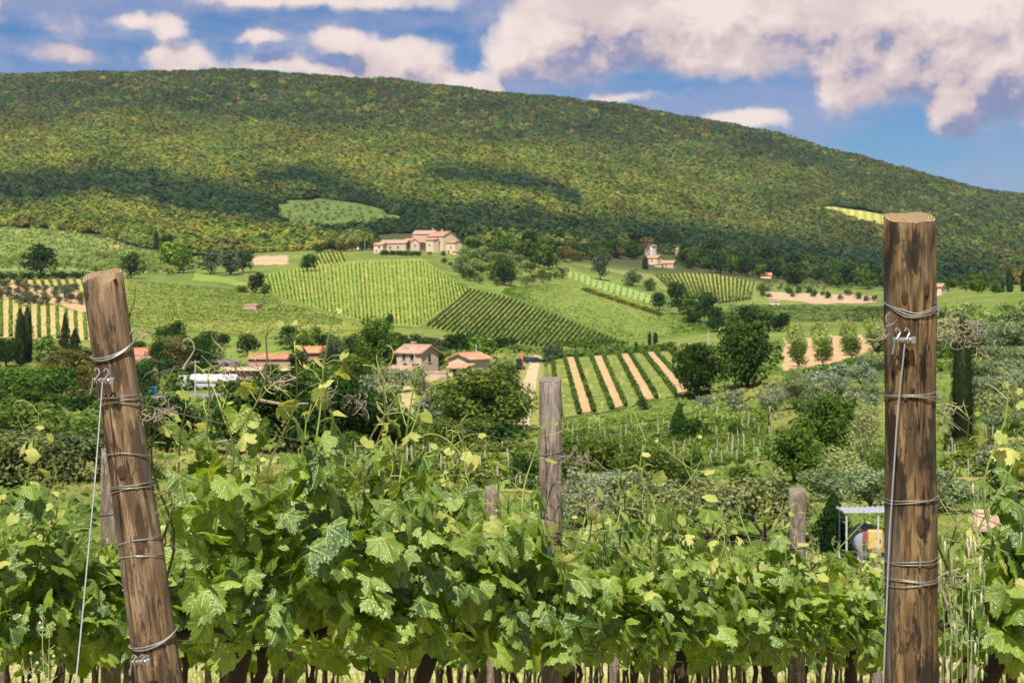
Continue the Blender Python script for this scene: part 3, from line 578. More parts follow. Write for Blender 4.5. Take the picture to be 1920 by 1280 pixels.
# left side
for a in [('oak', 455, 853, 145, 150, 'dark', 'dark oak nearest the leaning post, left of the dark row'), ('oak', 545, 850, 150, 152, 'dark', 'dark oak in the middle of the dark row above the vines'), ('oak', 628, 850, 150, 150, 'deep', 'dark oak third from the leaning post in the dark row'),
          ('oak', 705, 845, 130, 120, 'dark', 'dark round oak at the right end of the dark row'), ('oak', 312, 852, 120, 118, 'deep', 'very dark oak close behind the leaning post'),
          ('oak', 30, 752, 125, 66, 'mid', 'rounded green tree at the left edge below the cypresses'), ('oak', 105, 756, 110, 70, 'mid', 'rounded green tree left of the leaning post below the cypresses'), ('oak', 172, 752, 85, 72, 'brown', 'brownish tree just left of the leaning post'),
          ('bush', 55, 868, 190, 118, 'moss', 'big moss green bush above the left vines'), ('bush', 150, 850, 120, 80, 'mid', 'green bush between the moss bush and the leaning post'), ('bush', 0, 830, 120, 95, 'moss', 'moss green bush cut by the left edge'),
          ('cypress', 38, 682, 25, 98, 'cyp', 'slim dark cypress, left one of the touching pair'), ('cypress', 51, 676, 24, 96, 'cyp', 'slim dark cypress, right one of the touching pair'), ('conifer', 122, 684, 34, 92, 'cyp', 'pointed dark conifer right of the cypress pair'), ('conifer', 140, 686, 46, 66, 'cyp', 'broad dark conifer touching the pointed one'),
          ('bush', 85, 680, 60, 52, 'lime', 'bright green bush between the cypresses and the dark conifer'), ('oak', 12, 690, 60, 60, 'dark', 'dark tree at the left edge beside the cypresses'), ('bush', 100, 688, 34, 26, 'silver', 'small silvery shrub below the dark conifers'), ('bush', 160, 690, 50, 40, 'deep', 'dark bush behind the leaning post'),
          ('oak', 300, 702, 52, 62, 'deep', 'dark narrow tree right of the yellow house'), ('oak', 338, 702, 62, 70, 'brown', 'brownish tree below the orange roof'), ('oak', 382, 705, 74, 74, 'dark', 'dark round tree right of the brownish one'), ('oak', 262, 664, 40, 26, 'mid', 'small tree before the red roofed white house'), ('bush', 303, 643, 30, 34, 'dark', 'dark bush behind the red roofed white house'), ('oak', 330, 640, 34, 40, 'dark', 'dark tree above the orange roof'),
          ('oak', 465, 668, 46, 44, 'dark', 'dark tree behind the long low building'), ('oak', 592, 642, 22, 30, 'mid', 'small tree above the brick building'), ('oak', 420, 650, 26, 26, 'dark', 'small dark tree behind the wall end of the long building'), ('oak', 392, 648, 24, 24, 'mid', 'small green tree left of the long building'), ('oak', 562, 700, 46, 40, 'deep', 'dark tree before the brick building'), ('oak', 625, 690, 50, 60, 'oldark', 'greyish tree right of the blue shed'),
          ('bush', 430, 712, 50, 22, 'deep', 'dark shrub at the front of the long building'), ('bush', 490, 710, 40, 20, 'mid', 'green shrub before the long building'), ('bush', 275, 742, 60, 60, 'deep', 'dark shrub by the blue tank'), ('bush', 330, 732, 70, 36, 'mid', 'green shrub behind the tanker cab'), ('bush', 395, 718, 70, 34, 'moss', 'low shrub behind the white tanker'),
          ('oak', 662, 735, 80, 70, 'mid', 'green tree left of the stone house hedge'), ('oak', 640, 780, 90, 70, 'dark', 'dark tree below the stone house'), ('bush', 600, 740, 90, 50, 'mid', 'green bush above the dark oaks')]: T(*a)
# around the two houses in the middle
for a in [('oak', 707, 696, 92, 102, 'mid', 'tall green tree in front of the stone house'), ('bush', 668, 702, 60, 40, 'lime', 'bright hedge bush left of the stone house'), ('bush', 725, 704, 80, 22, 'mid', 'clipped hedge before the stone house'), ('bush', 792, 692, 36, 26, 'dark', 'dark shrub between the two houses'), ('oak', 822, 694, 36, 36, 'dark', 'dark tree between the two houses'),
          ('olive', 690, 752, 60, 52, 'silver', 'silver olive tree left below the stone house'), ('olive', 716, 722, 50, 40, 'silver', 'silver olive tree nearest the hedge'), ('olive', 748, 738, 56, 52, 'silver', 'silver olive tree below the stone house corner'), ('olive', 787, 752, 42, 58, 'olive', 'grey olive tree standing on dry soil'), ('olive', 780, 722, 44, 40, 'silver', 'small silver olive below the house wall'), ('olive', 812, 790, 80, 50, 'silver', 'pale olive tree at the foot of the big ash'), ('olive', 728, 762, 50, 46, 'silver', 'silver olive tree standing in front of the others'), ('olive', 835, 780, 70, 60, 'silver', 'pale olive half hidden by the big ash'),
          ('oak', 900, 814, 172, 128, 'moss', 'big loose green ash below the two houses'), ('oak', 945, 806, 92, 132, 'moss', 'green tree merging with the big ash by the track'), ('oak', 850, 800, 80, 84, 'moss', 'green tree on the left flank of the big ash'), ('bush', 908, 672, 60, 44, 'lime', 'bright green bush right of the second house'),
          ('oak', 728, 616, 24, 28, 'dark', 'dark single tree at the lower edge of the hill vineyard'), ('olive', 1036, 682, 40, 40, 'oldark', 'grey round tree right of the dark cars'), ('bush', 960, 660, 70, 14, 'mid', 'low hedge behind the dark cars'),
          ('cypress', 1218, 650, 8, 28, 'cyp', 'small cypress, left of the pair at the striped vineyard corner'), ('cypress', 1229, 650, 11, 27, 'cyp', 'small cypress, right of the pair at the striped vineyard corner'), ('cypress', 1192, 652, 7, 12, 'cyp', 'tiny cypress near the striped vineyard corner'),
          ('oak', 1308, 746, 105, 108, 'dark', 'dark oak, left one of the large pair'), ('oak', 1402, 730, 125, 126, 'dark', 'dark oak, right and larger one of the pair'), ('bush', 1206, 768, 26, 26, 'dark', 'small dark bush at the corner of the tilled vineyard'),
          ('conifer', 1273, 830, 50, 74, 'dark', 'pointed dark shrub in the terraces'), ('bush', 1308, 830, 52, 52, 'dark', 'round dark shrub beside the pointed one'), ('bush', 1380, 818, 26, 30, 'dark', 'small dark sapling on the terraces'),
          ('oak', 1492, 905, 125, 110, 'mid', 'large green tree behind the right terraces, lower part'), ('oak', 1552, 852, 130, 118, 'mid', 'large green tree left of the thick post, upper part'), ('willow', 1618, 872, 70, 120, 'pale', 'pale feathery tree touching the thick post'), ('willow', 1570, 925, 120, 92, 'pale', 'pale low willow below the large green tree'), ('bush', 1645, 920, 60, 90, 'moss', 'moss green bush behind the thick post'),
          ('bush', 1130, 935, 150, 120, 'moss', 'moss green thicket right of the middle post'), ('bush', 1215, 930, 110, 95, 'moss', 'moss green thicket standing before the terraces'), ('bush', 1085, 925, 90, 110, 'mid', 'green thicket against the middle post'), ('bush', 982, 905, 52, 62, 'deep', 'dark round bush left of the middle post'), ('bush', 1262, 918, 70, 55, 'dark', 'dark bush at the end of the terraces'), ('bush', 1305, 880, 34, 44, 'mid', 'upright shrub among terrace stakes'), ('bush', 1415, 925, 70, 40, 'dark', 'dark shrub below the right terraces'), ('bush', 1385, 900, 60, 30, 'mid', 'green shrub among the lower terrace rows'),
          ('conifer', 1562, 1030, 105, 112, 'fir', 'dark young fir beside the fuel tank shelter')]: T(*a, **({'Y': 64} if a[0] == 'conifer' and a[1] == 1562 else {}))
for k, (px, py, w, h) in enumerate([(660, 850, 80, 45), (700, 845, 70, 55), (760, 842, 90, 60), (820, 840, 90, 58), (880, 842, 90, 60), (940, 838, 80, 50), (740, 812, 60, 40), (790, 815, 60, 36)]): T('bush', px, py, w, h, random.choice(['mid', 'moss', 'dark']), (f'{nth(k + 1)} bush from the left in the front of the thicket below the silver olives' if k < 6 else ('small bush in the back left of the thicket below the silver olives', 'small bush in the back right of the thicket below the silver olives')[k - 6]), 'bushes below the silver olives')
# foreground olives, close beyond the vines
for px, py, w, h, Y, lab in [(1095, 1020, 120, 120, 72, 'grey olive tree right of the middle post'), (1215, 1030, 130, 125, 70, 'grey olive tree halfway between the posts'), (1330, 1028, 140, 140, 66, 'leaning grey olive tree with bare dark limbs'), (1440, 1034, 150, 152, 66, 'tall grey olive tree left of the slim grey post'), (1150, 960, 130, 70, 88, 'pale olive tree behind the nearer olives'), (1540, 950, 120, 70, 92, 'pale olive tree below the large green tree'), (1640, 962, 120, 90, 84, 'pale olive tree behind the shelter roof'), (1715, 1000, 120, 130, 70, 'grey olive tree behind the thick post'), (1770, 985, 120, 90, 80, 'grey olive tree right of the thick post'), (1880, 930, 160, 110, 86, 'grey olive tree behind the right vines'), (1690, 905, 100, 70, 105, 'pale olive tree beside the big cypress')]:
    T('olive', px, py, w, h, random.choice(['olive', 'silver', 'olive']), lab, None, Y, True)
for px, py, w, h, Y, lab in [(40, 905, 160, 110, 90, 'large greyish scrub bush behind the vines at the left edge'), (150, 910, 150, 110, 92, 'greyish scrub bush midway between left edge and leaning post'), (250, 905, 100, 60, 95, 'small greyish scrub bush beside the leaning post'), (-60, 905, 160, 120, 90, 'greyish scrub bush cut by the left edge')]: T('bush', px, py, w, h, (.12, .145, .055), lab, 'grey scrub behind the left vines', Y, True)
# right slope
T('cypress', 1805, 866, 47, 228, 'cyp', 'tall dark cypress right of the thick post', None, 140, True)
T('cypress', 1893, 556, 16, 44, 'cyp', 'slim cypress on the skyline of the right slope', None, 560); T('cypress', 1922, 558, 20, 42, 'cyp', 'slim cypress cut by the right edge', None, 560); T('cypress', 1880, 556, 9, 22, 'cyp', 'tiny cypress beside the skyline cypress', None, 560)
scatter('olive', [(1765, 592), (1960, 596), (1960, 655), (1765, 655)], 34, 58, 38, ['oliveg', 'oliveg', 'olive'], 'pale green olive tree in the grove on the right slope', 'olives high on the right slope')
scatter('olive', [(1490, 735), (1640, 705), (1655, 790), (1560, 800), (1480, 775)], 14, 55, 44, ['olive', 'silver'], 'grey olive tree on the grassy slope left of the thick post', 'olives left of the thick post')
for px, py, w, h in [(1325, 772, 50, 34), (1378, 776, 46, 50), (1452, 772, 54, 54)]: T('olive', px, py, w, h, 'silver', {1325: 'small grey olive below the dark oak pair', 1378: 'round grey olive right of the small one', 1452: 'grey olive nearest the large green tree'}[px])
scatter('olive', [(1845, 665), (1960, 650), (1960, 790), (1860, 820), (1840, 760)], 16, 80, 60, ['olive', 'silver', 'olive'], 'grey olive tree on the slope right of the cypress', 'olives right of the big cypress')
for i in range(12): T('bush', 1930 - i * 36, 642 + i * 6.5, 66, 28, 'mid', f'{nth(i + 1)} bush from the right in the hedge crossing the right slope', 'hedge bushes on the right slope')
for cx, top, bot in ((1493, 640, 692), (1540, 636, 690), (1592, 634, 678), (1640, 632, 668)):
    for k in range(6): T('olive', cx + (cx - 1560) * .0 + (k - 2) * 1.5 + random.uniform(-2, 2), top + (bot - top) * (k + .5) / 6, 36, 42, 'oliveg' if k < 4 else 'moss', f'{nth(k + 1)} olive from the back in the {nth((1493, 1540, 1592, 1640).index(cx) + 1)} row between soil lanes', 'olives between the orange lanes')
scatter('oak', [(250, 645), (660, 655), (700, 700), (640, 745), (560, 725), (450, 712), (250, 735)], 26, 44, 36, ['mid', 'dark', 'moss', 'lime'], 'small tree among the left valley houses', 'trees among the valley houses', .55, avoid=[(385, 655, 545, 716), (240, 640, 300, 700), (575, 660, 625, 710), (330, 712, 445, 750)])
scatter('bush', [(0, 690), (250, 700), (300, 790), (0, 800)], 14, 70, 40, ['mid', 'dark', 'moss', 'brown'], 'bush in the thicket left of the leaning post', 'thicket left of the leaning post', .5)
# middle distance
for a in [('oak', 75, 516, 66, 58, 'deep', 'dark oak at far left under the pale grove'), ('oak', 246, 522, 46, 50, 'moss', 'round tree right of the leaning post top'), ('oak', 322, 508, 60, 58, 'lime', 'bright green round tree above the left field'), ('oak', 345, 512, 40, 44, 'mid', 'green tree leaning on the bright one'), ('oak', 315, 474, 46, 34, 'dark', 'dark tree behind the bright green one'), ('cypress', 293, 468, 11, 36, 'cyp', 'dark cypress left of the bright green tree'), ('cypress', 309, 452, 7, 22, 'cyp', 'small cypress behind the bright green tree'),
          ('oak', 395, 514, 46, 50, 'oldark', 'greyish tree at left of the grey clump'), ('oak', 432, 516, 50, 48, 'oldark', 'greyish tree in the middle of the grey clump'), ('oak', 457, 512, 40, 42, 'deep', 'dark tree at right of the grey clump'), ('oak', 480, 550, 38, 40, 'deep', 'dark tree at the ruined hut'), ('oak', 497, 556, 22, 24, 'mid', 'small tree right of the ruined hut'), ('bush', 455, 548, 30, 14, 'mid', 'low bush left of the ruined hut'), ('oak', 578, 509, 36, 32, 'deep', 'dark tree left of the hill vineyard top'), ('cypress', 585, 438, 10, 26, 'cyp', 'single cypress beside the hillside olive meadow'),
          ('pine', 936, 476, 46, 46, 'moss', 'umbrella pine right of the hilltop farmhouse'), ('cypress', 940, 474, 14, 32, 'cyp', 'dark cypress under the umbrella pine'), ('oak', 955, 480, 34, 44, 'lime', 'bright tree right of the umbrella pine'), ('oak', 980, 494, 44, 46, 'mid', 'green tree at the upper end of the grove'), ('oak', 1022, 505, 50, 46, 'mid', 'green tree at the right end of the grove'), ('oak', 945, 535, 48, 50, 'dark', 'dark tree in the lower middle of the grove'),
          ('oak', 1126, 526, 34, 54, 'oldark', 'hazy tree above the narrow pale strip'), ('bush', 1185, 536, 34, 30, 'oldark', 'greyish bush above the narrow pale strip'), ('bush', 1215, 545, 30, 24, 'mid', 'green bush at the end of the narrow strip')]: T(*a)
for k, (px, py, w, h) in enumerate(sorted([(1236, 582, 36, 34), (1272, 590, 44, 60), (1292, 600, 44, 50), (1322, 604, 50, 56), (1340, 612, 40, 40), (1300, 612, 40, 30), (1375, 618, 40, 34), (1405, 616, 44, 46), (1440, 620, 46, 40), (1462, 622, 44, 36), (1345, 622, 40, 28)])): T('oak', px, py, w, h, random.choice(['dark', 'mid', 'deep', 'deep']), f'{nth(k + 1)} dark tree from the left in the belt beyond the smooth field', 'tree belt beyond the smooth green field')
for i in range(22): T('bush', 1096 + i * 6.6 * 1.02, 546 + i * 2.2, 16, 9, random.choice([(.22, .17, .02), 'moss', 'mid']), f'{nth(i + 1)} low broom bush from the left along the narrow pale strip', 'broom bushes beside the narrow strip')
for i in range(17): T('oak', 650 + i * 19 + random.uniform(-5, 5), 657 + random.uniform(-3, 4) + (8 if i < 3 else 0), 40, random.uniform(24, 36), random.choice(['deep', 'dark', 'oldark']), f'{nth(i + 1)} dark tree from the left in the belt behind the two houses', 'dark trees behind the two houses')
for i in range(9): T('bush', 0 + i * 20, 524 - (i > 4) * 1, 30, 15, 'deep', f'{nth(i + 1)} dark bush from the left in the hedge at far left', 'hedge bushes at far left')
for i in range(10): T('oak', 595 + i * 13, 474 - i * .6, 24, random.uniform(14, 24), random.choice(['dark', 'deep', 'brown']), f'{nth(i + 1)} dark tree from the left beside the hilltop farmhouse', 'trees left of the hilltop farmhouse')
for i in range(9): T('bush', 718 + i * 8, 478 + i * .2, 14, 10, 'dark', f'{nth(i + 1)} clipped hedge bush from the left below the farmhouse', 'hedge bushes below the farmhouse')
scatter('olive', [(-20, 538), (150, 548), (158, 572), (60, 578), (-20, 560)], 26, 21, 19, ['oldark', 'oldark'], 'small dark olive on the bare soil at left', 'small dark olives on bare soil', .75)
scatter('olive', [(-30, 436), (100, 438), (190, 455), (300, 492), (345, 515), (240, 516), (100, 508), (-30, 505)], 260, 24, 17, [(.25, .33, .10), (.23, .31, .09), 'oliveg'], 'pale olive tree in the grove at far left', 'pale olives at far left', .36, solo=95)
scatter('olive', [(850, 490), (900, 470), (1000, 490), (1060, 520), (1050, 535), (880, 540), (850, 525)], 60, 24, 20, ['olive', 'oliveg', 'dark', 'moss'], 'olive tree in the grove right of the hill vineyard', 'grove right of the hill vineyard', .5)
scatter('bush', [(800, 478), (880, 470), (900, 500), (840, 505)], 14, 12, 10, ['dark', 'moss'], 'small shrub on the slope below the farmhouse', 'shrubs below the farmhouse')
scatter('olive', [(530, 395), (600, 380), (680, 390), (770, 420), (700, 430), (560, 436)], 70, 11, 8, ['moss', 'oldark'], 'tiny olive on the hillside meadow', 'olives on the hillside meadow', .9, solo=0)
scatter('oak', [(1055, 492), (1200, 488), (1215, 476), (1060, 474)], 22, 26, 24, ['mid', 'moss', 'brown', 'dark'], 'tree in the line left of the pale houses', 'trees left of the pale houses', .45)
scatter('oak', [(1270, 500), (1420, 520), (1500, 528), (1500, 505), (1380, 490), (1290, 480)], 44, 26, 24, ['dark', 'deep', 'mid'], 'dark tree behind the light right vineyard', 'trees behind the light right vineyard', .45)
scatter('oak', [(1280, 480), (1660, 526), (1660, 546), (1480, 538), (1290, 504)], 34, 36, 32, ['deep', 'dark', 'deep', 'mid'], 'dark tree in the thick belt at the hill foot', 'tree belt at the hill foot', .45)
scatter('oak', [(868, 476), (1060, 470), (1200, 472), (1200, 488), (1000, 494)], 24, 32, 30, ['deep', 'dark', 'mid'], 'dark tree right of the hilltop farm', 'trees right of the hilltop farm', .5)
scatter('bush', [(1425, 545), (1640, 556), (1640, 566), (1430, 558)], 16, 14, 13, ['mid', 'dark', 'oldark'], 'shrub on the bare pink bank', 'shrubs on the bare bank', .9)
scatter('olive', [(1430, 530), (1640, 535), (1640, 548), (1430, 545)], 30, 14, 10, ['oldark', 'moss'], 'small olive above the bare pink bank', 'small olives above the bare bank', .7, solo=0)
scatter('oak', [(1520, 535), (1660, 545), (1660, 520), (1530, 510)], 16, 28, 24, ['deep', 'dark'], 'dark tree at the foot of the wooded hill at right', 'trees at the foot of the hill at right', .5)
scatter('oak', [(1745, 545), (1870, 552), (1870, 540), (1745, 530)], 10, 34, 22, ['mid', 'dark'], 'tree behind the right slope', 'trees behind the right slope', .6)
for px, w, h, c in [(1240, 16, 38, 'cyp'), (1252, 16, 42, 'cyp'), (1264, 14, 40, 'cyp'), (1272, 12, 34, 'cyp')]: T('cypress', px, 470, w, h, c, f'{nth((1240, 1252, 1264, 1272).index(px) + 1)} dark cypress from the left in the clump beside the white house', 'cypress clump beside the white house')
T('cypress', 1210, 505, 13, 25, 'cyp', 'dark cypress standing against the cream house'); T('cypress', 1212, 472, 6, 16, 'cyp', 'small cypress against the white house')

def far_olives():
    r = np.random.default_rng(77); P = []; K = []
    for (q, w, h, c) in MASS:
        V, Fc = blob_crown(int(r.integers(1e6)), 60, .2, 'olive'); Y = hit(*q); b = gp(q[0], Y, -.1); P.append((V * np.array([w / F * Y, w / F * Y, h / F * Y]) + np.array(b), Fc)); K += [(.05 if c in ('moss', 'oldark') else .75) + .2 * r.random()] * len(Fc)
    V, Fc = joined(P); tag(link('far_olives', mesh('far_olives', V, Fc, [FOL], rnd=K), None, (0, 0, 0), (.165, .22, .075)), 'tiny olive trees dotted over far meadows and groves', 'olive grove', kind='stuff')
far_olives()

# ---------------------------------------------------------------- the wood on the hill: one mass
def build_forest():
    protos = bpy.data.collections.new('forest_crown_kinds')
    for v in range(5):
        r = np.random.default_rng(50 + v); n = 330; d = r.normal(0, 1, (n, 3)); d[:, 2] = np.abs(d[:, 2]) * .9 + .02; d /= np.linalg.norm(d, axis=1)[:, None]
        k = 1 + .22 * np.sin(d[:, 0] * 5 + v) * np.sin(d[:, 1] * 5 + 2 * v); c = d * np.array([.52, .52, .50]) * (k * (.80 + .24 * r.random(n)))[:, None]; c[:, 2] += .1
        V, Fc = leaf_quads(c, d * np.array([.8, .8, 1.]) + r.normal(0, .22, (n, 3)), .15 * (.6 + .8 * r.random(n)), r, .85)
        protos.objects.link(bpy.data.objects.new('forest_crown', mesh('forest_crown', V, Fc, [FOLI], rnd=r.random(n))))
    r = np.random.default_rng(3); N = 84000; Y = np.sqrt(r.uniform(930 ** 2, 2950 ** 2, N)); X = r.uniform(-.40, .40, N) * Y; Z = gz(X, Y)
    px = X / Y * F + HX; py = HY - (Z - CZ) / Y * F
    keep = np.ones(N, bool)
    def poly(P): return np.array([inside((a, b), P) for a, b in zip(px, py)])
    clear = [[(-200, 426), (60, 426), (190, 440), (300, 470), (360, 480), (600, 468), (700, 458), (760, 470), (870, 470), (930, 474), (1060, 474), (1215, 470), (1290, 486), (1420, 500), (1520, 520), (1700, 536), (2200, 530), (2200, 640), (-200, 640)],
             [(505, 420), (520, 376), (600, 372), (690, 384), (785, 416), (790, 426), (700, 437), (560, 443)], [(1516, 396), (1530, 388), (1570, 387), (1650, 400), (1730, 418), (1735, 450), (1655, 436), (1590, 420)],
             [(690, 440), (870, 436), (880, 480), (690, 480)], [(1195, 446), (1235, 446), (1240, 480), (1195, 480)]]
    for P in clear: keep &= ~poly(P)
    keep &= ~((Y < 1000) & (np.abs(px - 790) < 120))
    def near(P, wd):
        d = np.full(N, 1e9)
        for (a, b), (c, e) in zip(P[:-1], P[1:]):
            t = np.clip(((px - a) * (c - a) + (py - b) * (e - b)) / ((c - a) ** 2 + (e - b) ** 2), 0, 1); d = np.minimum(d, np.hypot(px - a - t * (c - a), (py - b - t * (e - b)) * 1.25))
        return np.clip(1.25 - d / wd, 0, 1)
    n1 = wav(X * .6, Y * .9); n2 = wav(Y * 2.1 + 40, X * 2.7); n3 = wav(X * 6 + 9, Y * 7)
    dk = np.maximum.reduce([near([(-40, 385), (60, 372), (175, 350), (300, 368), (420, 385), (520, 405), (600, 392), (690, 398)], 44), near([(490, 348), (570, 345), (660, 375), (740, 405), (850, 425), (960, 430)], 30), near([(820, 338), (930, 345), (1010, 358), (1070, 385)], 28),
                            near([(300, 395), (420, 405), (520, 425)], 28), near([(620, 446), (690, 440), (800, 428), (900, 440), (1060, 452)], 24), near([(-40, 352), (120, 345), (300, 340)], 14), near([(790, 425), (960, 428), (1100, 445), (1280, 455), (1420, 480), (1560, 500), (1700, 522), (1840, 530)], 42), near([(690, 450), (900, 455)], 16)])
    dk = np.clip(dk + .35 * n3 * (dk > .05), 0, 1)  # dark belts: cloud shadow and evergreen stands, both put into the crown colour
    up = np.clip((262 + np.maximum(0, px - 500) * .085 - py + 24 * n1 + 16 * n3) / 48, 0, 1); up = np.maximum(up, np.clip((px - 1200) / 400, 0, 1) * .9)  # cloud shade along the ridge, painted into the crown colours
    base = np.stack([np.array([.150, .182, .036]) + np.array([.045, .020, .0]) * t for t in (n2 + .5 * n3)]); brown = np.array([.070, .080, .032]); dg = np.array([.042, .084, .030]); evg_shade = np.array([.024, .052, .024])
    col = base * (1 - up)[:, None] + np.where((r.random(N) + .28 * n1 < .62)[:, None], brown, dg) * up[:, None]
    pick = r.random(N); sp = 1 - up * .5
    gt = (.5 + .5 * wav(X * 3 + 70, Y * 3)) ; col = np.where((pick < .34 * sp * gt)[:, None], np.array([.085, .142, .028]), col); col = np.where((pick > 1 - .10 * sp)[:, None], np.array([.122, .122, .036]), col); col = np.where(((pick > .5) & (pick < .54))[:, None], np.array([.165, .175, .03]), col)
    col = col * (1 + .26 * np.clip(wav(X * 1.4 + 11, Y * 1.9) + .5 * wav(X * 4.1, Y * 3.7 + 5), -1, 1))[:, None]; col = col * (1 - dk)[:, None] + evg_shade * dk[:, None]; col *= r.uniform(.88, 1.14, (N, 1))
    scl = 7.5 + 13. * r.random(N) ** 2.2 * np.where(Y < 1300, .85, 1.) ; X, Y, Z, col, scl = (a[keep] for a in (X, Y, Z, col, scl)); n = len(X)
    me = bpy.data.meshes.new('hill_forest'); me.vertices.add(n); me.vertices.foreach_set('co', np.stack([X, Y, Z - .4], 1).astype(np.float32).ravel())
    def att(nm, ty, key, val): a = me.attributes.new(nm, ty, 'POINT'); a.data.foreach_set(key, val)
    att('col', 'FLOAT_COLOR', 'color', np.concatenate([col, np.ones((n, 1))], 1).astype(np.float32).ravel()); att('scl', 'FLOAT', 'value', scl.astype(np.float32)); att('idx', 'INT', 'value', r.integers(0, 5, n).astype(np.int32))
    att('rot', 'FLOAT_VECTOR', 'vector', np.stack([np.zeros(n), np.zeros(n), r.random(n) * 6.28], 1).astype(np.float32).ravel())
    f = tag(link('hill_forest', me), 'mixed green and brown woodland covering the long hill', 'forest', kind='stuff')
    g = bpy.data.node_groups.new('plant_forest', 'GeometryNodeTree'); g.interface.new_socket('Geometry', in_out='INPUT', socket_type='NodeSocketGeometry'); g.interface.new_socket('Geometry', in_out='OUTPUT', socket_type='NodeSocketGeometry')
    i = g.nodes.new('NodeGroupInput'); o = g.nodes.new('NodeGroupOutput'); ip = g.nodes.new('GeometryNodeInstanceOnPoints'); ci = g.nodes.new('GeometryNodeCollectionInfo'); L = g.links.new
    ci.inputs['Collection'].default_value = protos; ci.inputs['Separate Children'].default_value = True; ci.inputs['Reset Children'].default_value = True; ip.inputs['Pick Instance'].default_value = True
    def na(nm, ty): x = g.nodes.new('GeometryNodeInputNamedAttribute'); x.data_type = ty; x.inputs['Name'].default_value = nm; return x.outputs['Attribute']
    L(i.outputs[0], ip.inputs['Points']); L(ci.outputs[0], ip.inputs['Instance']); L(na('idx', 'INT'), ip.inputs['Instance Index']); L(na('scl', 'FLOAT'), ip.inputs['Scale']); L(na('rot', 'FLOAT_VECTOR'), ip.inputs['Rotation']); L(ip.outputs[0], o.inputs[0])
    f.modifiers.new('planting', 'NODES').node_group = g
build_forest()

# ---------------------------------------------------------------- terraces in the near valley: rows, stakes
def stake_mesh(h=1.6, r=.05):
    m = MB(); m.tube([(0, 0, -.2), (.01, 0, h * .5), (.0, .01, h)], [r, r * .95, r * .9], 6); return m.mesh('vineyard_stake', [STAKEM])
STAKEM = plain('pale_stake', (.42, .38, .33), .9, .2, 4.)
ST = stake_mesh()
fI = Field([(1050, 906), (1050, 790)], [(1446, 868), (1446, 762)], 30, 40)
fI2 = Field([(590, 926), (590, 846)], [(1010, 926), (1010, 838)], 30, 40)
fI3 = Field([(1770, 905), (1770, 820)], [(1990, 900), (1990, 805)], 20, 24)
mTER = ground_mat('terrace_grass', [(.20, .215, .06), (.28, .25, .09), (.40, .31, .15)], .25)
fI.sheet('terrace', 'grassy terraces with staked vines behind the middle post', mTER, dz=.05, rag=.02); fI2.sheet('terrace', 'grassy terraces with staked vines left of the middle post', mTER, dz=.05, rag=.02); fI3.sheet('terrace', 'grassy terraces right of the big cypress', mTER, dz=.05, rag=.02)
for f, n, lab, gr, hh in ((fI, 12, 'ragged vine row from the bottom on the terraces behind the middle post', 'vine rows on the middle terraces', 1.15), (fI2, 5, 'ragged vine row from the bottom on the terraces left of the middle post', 'vine rows on the left terraces', 1.0), (fI3, 5, 'ragged vine row from the bottom on the terraces right of the cypress', 'vine rows on the right terraces', 1.1)):
    for i in range(n):
        sd += 1; P = row_u(f, (i + .5) / n, 40, .01, .99); P[:, 1] += np.sin(np.linspace(0, 9, 40) + i) * .4
        P[:, 2] = gz(P[:, 0], P[:, 1]); vine_row(P, nth(i + 1) + ' ' + lab, gr, jit((.125, .185, .036), .15), .85, hh, 2300, .20, sd, body=False)
        for k in sorted(random.sample(range(40), 11 if f is fI else 9)):
            o = link('vineyard_stake', ST, None, P[k] + np.array([0, -.35, 0])); o.rotation_euler = (random.uniform(-.08, .08), random.uniform(-.08, .08), 0); o.scale.z = random.uniform(.5, .85)
            tag(o, 'pale grey stake standing in the terraced vines', 'stake', 'stakes on the terraces')
# rough growth on the open slopes: tufts of tall grass and herbs, past counting
def rough_growth():
    r = np.random.default_rng(12); N = 70000; Y = np.exp(r.uniform(math.log(46), math.log(420), N)); px = r.uniform(-60, 1980, N); X = (px - HX) / F * Y; Z = gz(X, Y); py = HY - (Z - CZ) / Y * F
    keep = np.ones(N, bool)
    for f in (fB, fE, fPa, fS2, fI, fI2, fI3):
        q = f.G; poly = [tuple(p) for p in np.concatenate([q[0], q[1:, -1], q[-1, ::-1], q[::-1, 0]])[::3]]
        bx = (X > q[..., 0].min()) & (X < q[..., 0].max()) & (Y > q[..., 1].min()) & (Y < q[..., 1].max())
        for i in np.nonzero(bx)[0]:
            if inside((X[i], Y[i]), poly): keep[i] = False
    keep &= ~((np.abs(py - 741) < 9) & (px > 230) & (px < 600))
    X, Y, Z = X[keep], Y[keep], Z[keep]; n = len(X)
    s = (.10 + .0024 * Y) * r.uniform(.5, 1.5, n); cl = wav(X * 9, Y * 7) + .6 * wav(X * 31, Y * 23); s *= np.where(cl > .25, 1.9, .8)
    c = np.stack([X, Y, Z + s * .22], 1); nrm = np.stack([r.normal(0, .6, n), r.normal(-.35, .5, n), np.full(n, .8)], 1)
    V, Fc = leaf_quads(c, nrm, s, r, .8)
    m, t, b = mat('rough_herbs'); rr = t.n('ShaderNodeAttribute', attribute_name='rnd').outputs['Fac']; p = t.n('ShaderNodeTexCoord').outputs['Object']
    col = t.mix(t.ss(rr, 0., 1.), (.055, .10, .018), (.17, .23, .04)); col = t.mix(t.ss(t.noise(p, .06, 4), .48, .66), col, (.27, .25, .08)); leafy(t, b, col, .25, .1, .7)
    tag(link('rough_grass', mesh('rough_grass', V, Fc, [m], rnd=r.random(n))), 'tufts of tall grass and herbs over the open slopes', 'grass', kind='stuff')
rough_growth()

